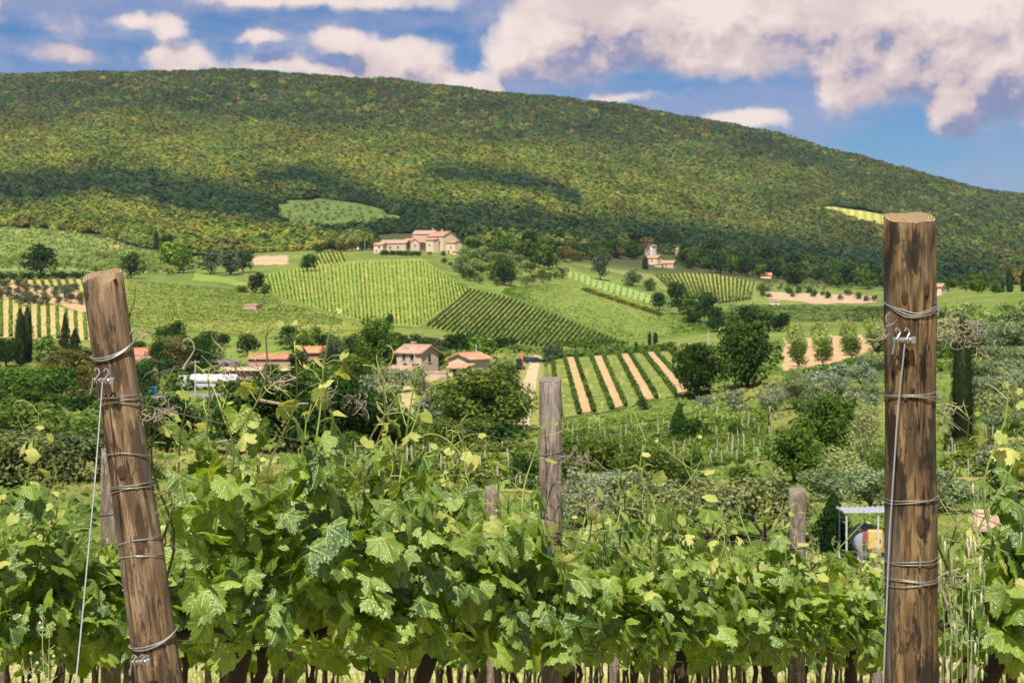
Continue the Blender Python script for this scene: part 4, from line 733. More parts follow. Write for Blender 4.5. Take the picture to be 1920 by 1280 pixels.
# ---------------------------------------------------------------- buildings
def tile_mat(name, c):
    m, t, b = mat(name); p = t.n('ShaderNodeTexCoord').outputs['Object']; x, y, z = t.sep(p)
    n = t.noise(p, .9, 4, .6); n2 = t.noise(p, 5., 3, .6); col = t.mix(t.ss(n, .35, .65), tuple(v * .8 for v in c), tuple(min(1, v * 1.18) for v in c)); col = t.mix(t.ss(n2, .55, .75, 0., .6), col, (c[0] * .55, c[1] * .55, c[2] * .6))
    t.put(b.inputs['Base Color'], col); b.inputs['Roughness'].default_value = .9; return m
TILE = tile_mat('terracotta_tiles', (.50, .26, .155)); TILEP = tile_mat('old_pink_tiles', (.44, .28, .20)); TILEO = tile_mat('orange_tiles', (.68, .25, .12)); TILER = tile_mat('red_tiles', (.52, .20, .12))
def wallm(name, c): return plain(name, c, .9, .14, 1.1, bump=.3)
W_STONE = wallm('pink_stone_wall', (.50, .385, .28)); W_CREAM = wallm('cream_render', (.64, .50, .34)); W_WHITE = wallm('white_render', (.80, .74, .66)); W_YEL = wallm('yellow_render', (.80, .58, .29)); W_BRICK = wallm('brick_wall', (.42, .27, .20)); W_GREY = wallm('grey_stone_wall', (.50, .44, .38)); W_PINK = wallm('peach_render', (.78, .48, .34))
SHUT = plain('dark_opening', (.035, .028, .025), .6, .2); FRAMEM = plain('stone_surround', (.55, .47, .38), .9, .1)
def house(px, py, Y, w, d, h, rise, ridge, rz, wallmat, roofmat, label, name='house', cat='house', wins=(), chim=(), over=.45, doors=(), gap=False, sink=1.2):
    """w along the front (local x), d deep, ridge 'x' or 'y' or 'shed'; wins: (side, pos -1..1, z, width, height); side f, r, l"""
    e = empty(name, gp(px, Y), label, cat, None, R(rz)); a, b = w / 2, d / 2; m = MB()
    if ridge == 'x':
        m.add([(-a, -b, -sink), (a, -b, -sink), (a, b, -sink), (-a, b, -sink), (-a, -b, h), (a, -b, h), (a, b, h), (-a, b, h), (-a, 0, h + rise), (a, 0, h + rise)], [(0, 1, 5, 4), (2, 3, 7, 6), (1, 2, 6, 9, 5), (3, 0, 4, 8, 7)])
        sl = [((-a - over, -b - over), (a + over, 0)), ((-a - over, b + over), (a + over, 0))]
    elif ridge == 'y':
        m.add([(-a, -b, -sink), (a, -b, -sink), (a, b, -sink), (-a, b, -sink), (-a, -b, h), (a, -b, h), (a, b, h), (-a, b, h), (0, -b, h + rise), (0, b, h + rise)], [(0, 1, 5, 8, 4), (1, 2, 6, 5), (2, 3, 7, 9, 6), (3, 0, 4, 7)])
    else:
        m.add([(-a, -b, -sink), (a, -b, -sink), (a, b, -sink), (-a, b, -sink), (-a, -b, h), (a, -b, h), (a, b, h + rise), (-a, b, h + rise)], [(0, 1, 5, 4), (1, 2, 6, 5), (2, 3, 7, 6), (3, 0, 4, 7)])
    wl = m.build('wall', wallmat, e); rf = MB(); th = .16; o = over
    def slab(p):
        q = [Vector(v) for v in p]; rf.add(q + [v + Vector((0, 0, th)) for v in q], [(3, 2, 1, 0), (4, 5, 6, 7), (0, 1, 5, 4), (1, 2, 6, 5), (2, 3, 7, 6), (3, 0, 4, 7)])
    if ridge == 'x':
        k = rise / b; slab([(-a - o, -b - o, h - k * o + .02), (a + o, -b - o, h - k * o + .02), (a + o, 0, h + rise + .02), (-a - o, 0, h + rise + .02)]); slab([(a + o, b + o, h - k * o + .02), (-a - o, b + o, h - k * o + .02), (-a - o, .003, h + rise + .02), (a + o, .003, h + rise + .02)])
        n = int(w / .5); rib = lambda x, s: ((x, s * (b + o), h - k * o + th + .05), (x, s * .1, h + rise + th + .05))
        for i in range(n + 1): rf.tube(rib(-a - o + .1 + i * (w + 2 * o - .2) / n, -1), .07, 4)
        rf.tube([(-a - o, 0, h + rise + th + .05), (a + o, 0, h + rise + th + .05)], .14, 5)
    elif ridge == 'y':
        k = rise / a; slab([(-a - o, b + o, h - k * o + .02), (-a - o, -b - o, h - k * o + .02), (0, -b - o, h + rise + .02), (0, b + o, h + rise + .02)]); slab([(a + o, -b - o, h - k * o + .02), (a + o, b + o, h - k * o + .02), (.003, b + o, h + rise + .02), (.003, -b - o, h + rise + .02)])
        n = int(d / .5)
        for i in range(n + 1):
            y = -b - o + .1 + i * (d + 2 * o - .2) / n
            for s in (-1, 1): rf.tube([(s * (a + o), y, h - k * o + th + .05), (s * .1, y, h + rise + th + .05)], .07, 4)
        rf.tube([(0, -b - o, h + rise + th + .05), (0, b + o, h + rise + th + .05)], .14, 5)
    else:
        k = rise / d; slab([(-a - o, -b - o, h - k * o + .02), (a + o, -b - o, h - k * o + .02), (a + o, b + o, h + rise + k * o + .02), (-a - o, b + o, h + rise + k * o + .02)])
        n = int(w / .5)
        for i in range(n + 1): x = -a - o + .1 + i * (w + 2 * o - .2) / n; rf.tube([(x, -b - o, h - k * o + th + .05), (x, b + o, h + rise + k * o + th + .05)], .07, 4)
    ro = rf.build('roof', roofmat, e)
    for (x, y, hc) in chim:
        c = MB(); c.box(x - .35, x + .35, y - .35, y + .35, h, h + rise + hc, bev=.03); c.box(x - .45, x + .45, y - .45, y + .45, h + rise + hc, h + rise + hc + .15, bev=.04); c.build('chimney', wallmat, ro)
    def opening(nm, s, pos, z, ww, hh):
        f = MB(); p = MB()
        ax = {'f': (Vector((1, 0, 0)), Vector((pos * a, -b, 0)), Vector((0, -1, 0))), 'r': (Vector((0, 1, 0)), Vector((a, pos * b, 0)), Vector((1, 0, 0))), 'l': (Vector((0, -1, 0)), Vector((-a, pos * b, 0)), Vector((-1, 0, 0)))}[s]
        U, O, N = ax
        def bx(mb, u0, u1, z0, z1, n0, n1):
            V = [O + U * u + N * q + Vector((0, 0, zz)) for zz in (z0, z1) for (u, q) in ((u0, n1), (u1, n1), (u1, n0), (u0, n0))]; mb.add(V, [(3, 2, 1, 0), (4, 5, 6, 7), (0, 1, 5, 4), (1, 2, 6, 5), (2, 3, 7, 6), (3, 0, 4, 7)])
        q = ww / 2; t = .12
        bx(f, -q - t, -q, z, z + hh, -.02, .07); bx(f, q, q + t, z, z + hh, -.02, .07); bx(f, -q - t, q + t, z + hh, z + hh + t, -.02, .08); bx(f, -q - t - .05, q + t + .05, z - .1, z, -.02, .12)
        fo = f.build(nm, FRAMEM, e); bx(p, -q, q, z, z + hh, -.02, .02); p.build('pane' if nm == 'window' else 'door_leaf', GLASS if nm == 'window' else SHUT, fo)
    for wn in wins: opening('window', *wn)
    for dr in doors: opening('door', *dr)
    return e
H = house
# two houses in the middle
H(783, 696, 300, 6.2, 5., 4.1, 1.2, 'x', -38, W_STONE, TILEP, 'stone house with terracotta roof behind the tall green tree', wins=[('f', .25, 2.6, .9, 1.1), ('f', -.4, 2.6, .9, 1.1), ('r', -.05, 2.3, .9, 1.4)], chim=[(-1.6, .6, .6)], doors=[('f', .55, 0.05, 1.9, 2.), ('f', -.3, .05, 1., 2.)])
H(752, 702, 288, 6., 2.4, 1.7, .6, 'shed', -38, W_STONE, TILEP, 'low stone annex before the stone house', 'annex', 'annex', doors=[('f', .3, .05, 1., 1.7)])
H(880, 692, 296, 5.2, 6., 3.2, .9, 'y', -38, W_CREAM, TILE, 'cream house with terracotta roof right of the stone house', wins=[('f', .35, 1.8, .6, .6)])
H(863, 698, 290, 4.2, 1.6, 1.9, .5, 'shed', -38, W_CREAM, TILE, 'lean-to with terracotta roof on the cream house', 'lean_to', 'lean-to', doors=[('f', -.3, .05, .9, 1.6)])
H(812, 701, 286, 6., .5, 1.2, .15, 'shed', -30, W_STONE, TILEP, 'low garden wall between the two houses', 'garden_wall', 'garden wall', over=.06)
# hilltop farmhouse
Yf = 955
H(742, 462, Yf, 17.5, 8, 4.6, 1.9, 'x', -22, W_STONE, TILEP, 'long low barn at the left of the hilltop farm', 'barn', 'barn', wins=[('f', -.7, 1.2, 1.2, 1.6), ('f', -.2, 1.2, 1.2, 1.6), ('f', .4, 1.2, 1.2, 1.6)], chim=[(-1, .6, .8)])
H(713, 475, Yf - 14, 6.2, 5, 4.8, 1.1, 'x', -25, W_CREAM, TILEP, 'small square house below the long barn', wins=[('f', .2, 2.6, 1.3, 1.1), ('f', -.4, .6, .9, 1.)])
H(773, 461, Yf + 4, 8, 8, 5.2, 1.8, 'x', -22, W_STONE, TILE, 'link wing with terracotta roof between barn and main house', 'farm_wing', 'farm wing')
H(784, 463, Yf - 3, 6, 9, 5.2, 1.9, 'y', -22, W_STONE, TILE, 'gabled stone wing in front of the farm tower', 'farm_wing', 'farm wing', wins=[('f', 0, 2.4, 1., 1.2)])
H(798, 460, Yf + 12, 14, 8, 9.6, 2., 'x', -22, W_STONE, TILEP, 'tall stone house with chimney behind the gabled wing', 'farmhouse', 'farmhouse', chim=[(5, 0, 1.6)])
H(829, 463, Yf, 13, 13, 9.4, 2.9, 'x', -40, W_CREAM, TILE, 'largest pale house of the hilltop farm', 'farmhouse', 'farmhouse', wins=[('f', -.5, 5.5, 1.1, 1.5), ('f', .3, 5.5, 1.1, 1.5), ('f', -.1, 1.6, 1.1, 1.7), ('r', -.3, 4.8, 1., 1.4), ('r', .3, 4.8, 1., 1.4)], chim=[(-.5, .4, 1.5)])
H(811, 463, Yf - 9, 6, 5, 7.2, .9, 'shed', -40, W_CREAM, TILE, 'cream wing with low roof at the front of the largest house', 'farm_wing', 'farm wing', wins=[('f', 0, 3.4, 1., 1.3)])
H(851, 464, Yf - 6, 7.5, 6.5, 6.8, 1.4, 'x', -40, W_CREAM, TILE, 'small pale wing at the right end of the hilltop farm', 'farm_wing', 'farm wing', wins=[('f', .1, 3.2, 1., 1.2)], doors=[('f', -.4, .05, 1.2, 2.2)])
H(858, 466, Yf - 12, 6, 2.5, 2.2, .4, 'shed', -40, W_PINK, TILE, 'low peach outbuilding at the right end of the farm', 'outbuilding', 'outbuilding')
H(890, 473, Yf - 25, 18, .5, 1.8, .1, 'shed', -5, W_CREAM, TILEP, 'long pale garden wall right of the hilltop farm', 'garden_wall', 'garden wall', over=.05)
# left valley houses
H(276, 655, 430, 8., 7., 2.6, 1.5, 'x', -12, W_WHITE, TILER, 'white house with red roof above the yellow one', wins=[('f', -.3, 1., 1.1, 1.), ('f', .4, 1., 1.1, 1.)])
H(262, 690, 385, 6.4, 6., 4.4, 1.2, 'x', -28, W_YEL, TILEP, 'yellow house beside the leaning post', wins=[('f', .25, 2.6, .8, .8), ('r', .2, 2.6, .8, .8)])
H(340, 662, 425, 7., 5., 2.2, .8, 'x', -5, W_PINK, TILEO, 'house with orange roof among the trees')
H(472, 701, 372, 19.5, 7, 2.5, .25, 'shed', -4, W_BRICK, plain('concrete_eave', (.66, .50, .32), .9, .1), 'long low brick workshop with pale flat roof edge', 'workshop', 'workshop', wins=[('f', -.9, .4, 1.6, 1.5), ('f', .3, .4, 2.2, 1.6), ('f', .72, .4, 2., 1.6)], doors=[('f', -.55, .05, 2.2, 2.2)], over=.9)
H(511, 690, 398, 10.8, 7, 3.4, 1.0, 'x', -4, W_BRICK, TILER, 'red roofed hall behind the long workshop', 'hall', 'hall')
H(418, 682, 402, 7., 6, 2.5, .5, 'shed', -10, W_GREY, plain('grey_roof', (.22, .20, .19), .8, .15), 'grey roofed shed behind the left end of the workshop', 'shed', 'shed')
H(592, 688, 400, 5.4, 6, 4.0, 1.2, 'x', 25, W_BRICK, TILEO, 'brick house with orange roof right of the hall', wins=[('f', .1, 2., .9, 1.)])
H(612, 688, 396, 2.8, 4, 2.9, .2, 'shed', -4, plain('pale_blue_sheet', (.46, .52, .60), .6, .1), plain('pale_sheet', (.58, .60, .62), .5, .1), 'pale blue sheet metal shed beside the brick house', 'shed', 'shed', over=.15)
H(660, 696, 330, 3.6, 3.6, 2.4, .7, 'x', -10, W_BRICK, TILEO, 'small orange roofed hut left of the tall green tree', 'hut', 'hut')
H(474, 551, 610, 5.5, 4.5, 1.4, .5, 'shed', -20, W_BRICK, TILEP, 'ruined pink hut at the field corner', 'hut', 'hut', over=.1)
H(212, 459, 1010, 9, 7, 2.4, 1.6, 'x', -8, W_PINK, TILE, 'pink roof showing above the pale grove', 'house', 'house')
# right houses
H(1217, 470, 1230, 9.5, 7, 6.4, 1.6, 'y', -38, W_WHITE, TILEP, 'white house among dark trees on the hill foot', wins=[('f', .3, 3.8, 1., 1.3)])
H(1276, 472, 1240, 5.5, 6, 5.6, 1.3, 'x', -30, W_STONE, TILEP, 'narrow pink house right of the cypress clump')
H(1225, 500, 1120, 11, 8, 4.6, 1.8, 'x', -35, W_CREAM, TILE, 'cream house behind the single cypress', wins=[('f', .2, 2., 1., 1.3)])
H(1254, 506, 1100, 9, 6.5, 3.2, 1.6, 'x', -25, W_STONE, TILE, 'small house with red roof right of the cream house', wins=[('f', -.2, .9, 1., 1.2)])
H(1235, 504, 1098, 5, 3, 1.5, .3, 'shed', -25, plain('yellow_wall', (.78, .64, .25), .9, .1), TILE, 'low yellow shed left of the small red roofed house', 'shed', 'shed')
H(1436, 507, 1080, 7.5, 6, 1.9, 1.5, 'x', -12, W_PINK, TILEO, 'orange roof peeping over the dark trees')
H(1757, 556, 620, 5., 6, 3.6, 1., 'x', -30, W_PINK, TILEP, 'peach house just right of the thick post', wins=[('f', .2, 1.8, .8, 1.)])
H(1452, 546, 760, 4.5, 3, 1.6, .3, 'shed', -10, W_WHITE, TILEP, 'tiny white hut above the bare pink bank', 'hut', 'hut')
H(1884, 1010, 68, 1.8, 2.2, .62, .3, 'x', -15, W_GREY, TILEP, 'low pinkish hut behind the right vines', 'hut', 'hut', wins=[('f', -.3, .15, .35, .3)])

# ---------------------------------------------------------------- poles, vehicles, small things in the valley
def pole(px, py, hpx, Y, label, arm=True):
    H_ = hpx / F * Y; e = empty('utility_pole', gp(px, Y), label, 'utility pole'); m = MB(); m.tube([(0, 0, -.4), (0, 0, H_)], [.16, .10], 8); m.build('shaft', CONC, e)
    if arm:
        a = MB(); a.box(-.9, .9, -.06, .06, H_ - .5, H_ - .38); a.build('crossarm', CONC, e)
        for x in (-.8, .8): b = MB(); b.tube([(x, 0, H_ - .38), (x, 0, H_ - .2)], [.05, .035], 6); b.build('insulator', WHITE, e)
    return Vector((gp(px, Y).x, Y, gp(px, Y).z + H_ - .2))
p1 = pole(366, 750, 62, 335, 'grey pole in front of the white tanker'); p2 = pole(99, 762, 38, 330, 'grey pole among the green trees at left')
pole(893, 664, 36, 335, 'bare pole behind the cream house', False); pole(684, 466, 24, 950, 'pale pole left of the hilltop farm', False); pole(1416, 545, 26, 800, 'grey pole at the corner of the light vineyard', False); pole(1328, 640, 26, 420, 'grey pole behind the dark oak pair', False); pole(760, 690, 24, 330, 'short pole by the stone house', False)
m = MB()
for k in (-.8, .8):
    P = [p2.lerp(p1, i / 14) + Vector((0, 0, -2.2 * 4 * (i / 14) * (1 - i / 14))) + Vector((k * .9, k * .2, 0)) for i in range(15)]; m.tube(P, .018, 4)
tag(m.build('power_line', WIRED), 'thin sagging cables between the two valley poles', 'power line')
def tanker():
    Y = 345; k = F / Y; x0 = gp(334, Y); e = empty('tanker_truck', (x0.x, Y, x0.z + .0), 'white tanker lorry on the road with its cab to the left', 'tanker', None, R(-3)); e.location.z = float(gz(x0.x + 5, Y)) + .2
    c = MB(); pr = [(0, .55), (0, 1.5), (.22, 2.75), (.5, 3.05), (2.1, 3.1), (2.25, .55)]
    V = [(x, y, z) for y in (-1.2, 1.2) for x, z in pr]; n = len(pr); c.add(V, [tuple(range(n)), tuple(range(2 * n - 1, n - 1, -1))] + [(i, i + n, (i + 1) % n + n, (i + 1) % n) for i in range(n)]); cab = c.build('cab', WHITE, e)
    g = MB(); g.add([(.02, -1.08, 1.62), (.02, 1.08, 1.62), (.195, 1.08, 2.62), (.195, -1.08, 2.62)], [(0, 1, 2, 3)]); g.add([(-.01, -1.08, 1.6), (-.01, 1.08, 1.6), (.175, 1.08, 2.64), (.175, -1.08, 2.64)], [(3, 2, 1, 0)]); g.build('windscreen', GLASS, cab)
    g = MB(); g.box(.45, 1.35, -1.215, -1.19, 1.75, 2.6); g.build('side_window', GLASS, cab); g = MB(); g.box(.1, .25, -1.5, -1.25, 1.7, 2.3, bev=.03); g.build('mirror', DARKM, cab)
    g = MB(); g.box(-.06, .3, -1.22, 1.22, .4, .75, bev=.04); g.build('bumper', DARKM, cab)
    m_ = MB(); m_.box(2.0, 13.2, -.5, .5, .75, 1.02); m_.build('chassis', DARKM, e)
    t_ = MB(); t_.tube([(2.75, 0, 2.15), (2.9, 0, 2.15), (3.1, 0, 2.15), (13.1, 0, 2.15), (13.3, 0, 2.15), (13.45, 0, 2.15)], [.55, .9, 1.12, 1.12, .9, .5], 20); tk = t_.build('tank', WHITE, e, smooth=False)
    for x in (4.5, 7., 9.5, 11.6): h = MB(); h.tube([(x, 0, 3.22), (x, 0, 3.42)], .3, 10); h.build('hatch', GREYM, tk)
    for x in (5.5, 9., 12): h = MB(); h.tube([(x - .05, 1.135 * math.cos(a) * 1., 2.15 + 1.135 * math.sin(a)) for a in [i * 6.283 / 20 for i in range(21)]], .04, 4); h.build('tank_band', GREYM, tk)
    s = MB(); s.box(4., 8.6, -1.18, -1.1, .62, 1.25); s.build('side_guard', GREYM, e)
    for x in (1.1, 3.4, 9.6, 10.9, 12.2):
        for y in (-1.05, 1.05):
            w = MB(); w.tube([(x, y - .16, .5), (x, y + .16, .5)], .5, 16); wo = w.build('wheel', TYRE, e); r_ = MB(); r_.tube([(x, y - .18, .5), (x, y + .18, .5)], .26, 12); r_.build('rim', GREYM, wo)
tanker()
def car(px, py, Y, rz, label, col):
    e = empty('parked_car', gp(px, Y, .02), label, 'car', 'dark cars by the dirt track', R(rz)); b = MB()
    pr = [(-2.1, .35), (-2.12, .75), (-1.9, .95), (-1.55, 1.0), (-.95, 1.42), (.35, 1.45), (1.05, 1.0), (1.95, .85), (2.1, .6), (2.1, .35)]; n = len(pr)
    V = [(x, y * (1 if z < 1.05 else .84), z) for y in (-.84, .84) for x, z in pr]; b.add(V, [tuple(range(n)), tuple(range(2 * n - 1, n - 1, -1))] + [(i, (i + 1) % n, (i + 1) % n + n, i + n) for i in range(n)]); bo = b.build('body', col, e)
    for y in (-1, 1):
        g = MB(); g.add([(-1.3, y * .835, 1.03), (.85, y * .835, 1.03), (.3, y * .725, 1.38), (-.9, y * .725, 1.38)], [(0, 1, 2, 3)]); g.build('side_window', GLASS, bo)
        for x in (-1.3, 1.3):
            w = MB(); w.tube([(x, y * .86, .32), (x, y * .66, .32)], .32, 14); wo = w.build('wheel', TYRE, e); r_ = MB(); r_.tube([(x, y * .875, .32), (x, y * .7, .32)], .19, 10); r_.build('rim', GREYM, wo)
    g = MB(); g.add([(.42, -.68, 1.42), (.42, .68, 1.42), (1.06, .76, 1.03), (1.06, -.76, 1.03)], [(0, 1, 2, 3)]); g.build('windscreen', GLASS, bo)
    for y in (-.6, .6): g = MB(); g.box(2.08, 2.13, y - .18, y + .18, .62, .78); g.build('headlight', WHITE, bo)
CARB = plain('dark_blue_car_paint', (.02, .026, .04), .25, .1, 2., spec=.6)
car(1003, 684, 335, 12, 'dark car parked right of the orange machine', CARB); car(986, 686, 338, 20, 'dark car parked closest behind the orange machine', CARB)
def machine():
    Y = 312; e = empty('tractor', gp(975, Y, .02), 'small tractor with upright orange boom on the dirt track', 'tractor', None, R(70)); b = MB()
    b.box(-1.2, .4, -.5, .5, .6, 1.25, bev=.08); b.box(-.2, .35, -.45, .45, 1.25, 1.45, bev=.05); b.build('body', DARKM, e); c = MB(); c.box(-.9, -.05, -.48, .48, 1.25, 2.2, bev=.06); cb = c.build('cab', GLASS, e); c = MB(); c.box(-.98, .03, -.55, .55, 2.2, 2.3, bev=.05); c.build('cab_roof', DARKM, cb)
    for x, r_ in ((-.8, .55), (.75, .4)):
        for y in (-.62, .62): w = MB(); w.tube([(x, y - .15, r_), (x, y + .15, r_)], r_, 14); wo = w.build('wheel', TYRE, e); w = MB(); w.tube([(x, y - .165, r_), (x, y + .165, r_)], r_ * .5, 10); w.build('rim', ORANGE, wo)
    a = MB(); a.box(.95, 1.3, -.22, .22, .5, 3.3, bev=.06); a.tube([(.5, 0, .9), (1.0, 0, 1.1)], .12, 8); bo = a.build('boom', ORANGE, e); a = MB(); a.box(.9, 1.4, -.8, .8, .35, .5, bev=.04); a.build('crossbar', ORANGE, bo)
machine()
m = MB(); m.tube([(0, 0, 0), (0, 0, .3), (0, 0, 1.3), (0, 0, 1.5), (0, 0, 1.62)], [.75, .8, .8, .6, .25], 16); m.tube([(0, 0, 1.62), (0, 0, 1.72)], .22, 10)
tag(m.build('water_tank', CYAN, None, gp(288, 338)), 'bright blue water tank left of the tanker', 'water tank')
def sat(): 
    m = MB(); n = 14; V = [(0, 0, 0)]; F_ = []
    for j, r_ in enumerate((.35, .7)):
        for i in range(n): a = i * 6.283 / n; V.append((r_ * math.cos(a), .22 * (r_ / .7) ** 2 * -1, r_ * math.sin(a)))
    for i in range(n): F_.append((0, 1 + i, 1 + (i + 1) % n)); F_.append((1 + i, 1 + n + i, 1 + n + (i + 1) % n, 1 + (i + 1) % n))
    m.add([Vector(v) + Vector((0, 0, 3)) for v in V], F_); m.tube([(0, .1, -.3), (0, .05, 3)], .06, 6); return m
tag(sat().build('satellite_dish', WHITE, None, gp(671, 950)), 'white dish on a mast left of the hilltop farm', 'satellite dish')
def shelter():
    Y = 62; s = Y / F; b = gp(1634, Y); e = empty('tank_shelter', b, 'open metal shelter with grey sheet roof beside the thick post', 'shelter', None, R(-4))
    m = MB(); V = [(-1.25, -1.1, 2.06), (1.45, -1.1, 2.12), (1.45, 1.1, 2.0), (-1.25, 1.1, 1.94)]; m.add([Vector(v) for v in V] + [Vector(v) + Vector((0, 0, .05)) for v in V], [(3, 2, 1, 0), (4, 5, 6, 7), (0, 1, 5, 4), (1, 2, 6, 5), (2, 3, 7, 6), (3, 0, 4, 7)])
    for i in range(14): x = -1.2 + i * .2; m.tube([(x, -1.1, 2.13 + (x + 1.25) * .022), (x, 1.1, 2.01 + (x + 1.25) * .022)], .035, 5)
    m.build('roof', plain('sheet_metal', (.42, .44, .47), .55, .15, 2.), e)
    for x, y in ((-1.12, -1.), (1.3, -1.), (-1.12, 1.), (1.3, 1.), (.1, -1.)): p = MB(); p.box(x - .03, x + .03, y - .03, y + .03, -.1, 2.04 if y < 0 else 1.93); p.build('leg', GREYM, e)
    sl_ = MB(); sl_.box(-1.2, 1.4, -1.15, 1.05, -.5, .12, bev=.03); tag(sl_.build('plinth', CONC, None, b), 'pale concrete plinth under the tank shelter', 'plinth')
    t_ = empty('fuel_tank', b + Vector((-.10, .1, .12)), 'grey cylindrical fuel tank under the metal shelter', 'fuel tank', None, R(-4))
    q = MB(); q.tube([(-.05, -.72, .72), (-.05, -.66, .72), (-.05, -.55, .72), (-.05, .7, .72)], [.35, .54, .60, .60], 22); q.build('barrel', plain('tank_grey', (.27, .285, .31), .6, .15), t_, smooth=False)
    for y in (-.4, .5): c = MB(); c.box(-.5, .4, y - .05, y + .05, 0, .3); c.build('cradle', GREYM, t_)
    c = empty('dispenser_cabinet', b + Vector((-.06, -.85, .12)), 'yellow pump cabinet in front of the grey fuel tank', 'pump cabinet'); k = MB(); k.box(-.29, .29, -.12, .14, .52, 1.26, bev=.04); cb = k.build('housing', YELLOW, c); k = MB(); k.box(-.25, .25, -.14, -.121, .57, 1.2, bev=.01); dr = k.build('door', YELLOW, cb); k = MB(); k.box(.18, .21, -.16, -.135, .8, .95); k.build('handle', DARKM, dr) if False else None
    k = MB(); k.box(.15, .19, -.165, -.141, .78, .92); k.build('lock', DARKM, cb); k = MB(); k.box(-.06, .06, -.05, .05, 0, .52); k.build('pedestal', CONC, c)
    f = empty('fire_extinguisher', b + Vector((-.46, -.8, .12)), 'red fire extinguisher left of the yellow cabinet', 'extinguisher'); k = MB(); k.tube([(0, 0, .75), (0, 0, .8), (0, 0, 1.12), (0, 0, 1.2)], [.05, .062, .062, .025], 12); k.build('cylinder', RED, f); k = MB(); k.tube([(0, 0, 1.2), (.0, -.02, 1.26), (.06, -.03, 1.27)], .018, 6); k.tube([(.02, -.05, 1.2), (.1, -.08, 1.0), (.09, -.08, .85)], .012, 5); k.build('hose', DARKM, f)
shelter()

# ---------------------------------------------------------------- vineyard posts with their wires
FW = lambda px, py, Y: Vector(((px - HX) / F * Y, Y, CZ + (HY - py) / F * Y))
def post_mesh(L, r0, r1, seed, m, mend, cracks=(), chip=None, n=56, rings=60, slant=.24):
    r = np.random.default_rng(seed); V = []; Fc = []; mi = []; a = np.arange(n) / n * 6.28318; ph = r.random(8) * 6.28
    lobes = lambda z: .012 * np.sin(2 * a + ph[0] + z * .5) + .010 * np.sin(3 * a + ph[1] - z) + .006 * np.sin(7 * a + ph[2] + z * 1.3) + .005 * np.sin(13 * a + ph[3]) + .006 * np.sin(23 * a + ph[4] + z * 3) + .012 * np.sin(5 * a + 6 * z + ph[6]) * np.sin(4 * z + ph[7]) + .006 * np.sin(31 * a + 2 * np.sin(z * 4))
    for j in range(rings + 1):
        z = L * j / rings; R_ = r0 + (r1 - r0) * j / rings + .0012 * math.sin(z * 5 + seed) + .0008 * math.sin(z * 13)
        rr = R_ * (1 + lobes(z)); 
        for (ca, z0, z1, wd, dp) in cracks:
            if z0 <= z <= z1:
                k = math.sin(math.pi * (z - z0) / (z1 - z0)) ** .4; d = np.abs((a - ca - .05 * math.sin(z * 7) + math.pi) % (2 * math.pi) - math.pi); rr = rr - dp * k * np.clip(1 - d / wd, 0, 1)
        x, y = rr * np.cos(a), rr * np.sin(a); zz = np.full(n, z)
        if j == rings: zz = zz + .003 * np.sin(3 * a + ph[5]) + (chip(a) if chip else 0)
        if j >= rings - 2: zz = zz + slant * y * (1, .5, .2)[rings - j]
        V += list(zip(x, y, zz))
    for j in range(rings): Fc += [(j * n + i, j * n + (i + 1) % n, (j + 1) * n + (i + 1) % n, (j + 1) * n + i) for i in range(n)]; mi += [0] * n
    prev = rings * n
    for k, (sc, dz) in enumerate(((.93, .004), (.6, .005), (.3, .004))):
        st = len(V); q_ = sc if k == 0 else sc / (.93, .6)[k - 1]; V += [(V[prev + i][0] * q_, V[prev + i][1] * q_, L + (V[prev + i][2] - L) * (.97 if k == 0 else q_) + dz * .4 + .002 * r.random()) for i in range(n)]
        Fc += [(prev + i, prev + (i + 1) % n, st + (i + 1) % n, st + i) for i in range(n)]; mi += [1] * n; prev = st
    V.append((0, 0, L + .002)); Fc += [(prev + i, prev + (i + 1) % n, len(V) - 1) for i in range(n)]; mi += [1] * n
    me = mesh('post_wood', V, Fc, [m, mend], mi, smooth=True); return me
def aim(o, base, top):
    o.location = base; d = (Vector(top) - Vector(base)).normalized(); o.rotation_mode = 'QUATERNION'; o.rotation_quaternion = Vector((0, 0, 1)).rotation_difference(d); return d
def loop(e, L, z, r, turns=2, wr=.0016, tilt=.0, m=None, seed=0, nail=None, ends=True):
    """wire wound about the post at height z (local)"""
    R_ = random.Random(seed); b = MB()
    for t in range(turns):
        ta, tb = R_.uniform(-.006, .006) + tilt, R_.uniform(-.006, .006); off = (t - (turns - 1) / 2) * .0052 + R_.uniform(-.002, .002)
        b.tube([((r + .0018) * math.cos(a), (r + .0018) * math.sin(a), z + off + ta * math.sin(a + .5) + tb * math.cos(a) + .0015 * math.sin(3 * a + t)) for a in [i * 6.28318 / 44 for i in range(45)]], wr, 6)
    return b.build('tie_wire', m or WIRE, e)
def staple(e, z, r, ang):
    b = MB(); c, s = math.cos(ang), math.sin(ang); b.tube([((r - .004) * c, (r - .004) * s, z + .013), ((r + .008) * c, (r + .008) * s, z + .014), ((r + .0105) * c, (r + .0105) * s, z), ((r + .008) * c, (r + .008) * s, z - .013), ((r - .004) * c, (r - .004) * s, z - .012)], .0017, 6); b.build('staple', WIRE, e)
FRONT = -1.5708

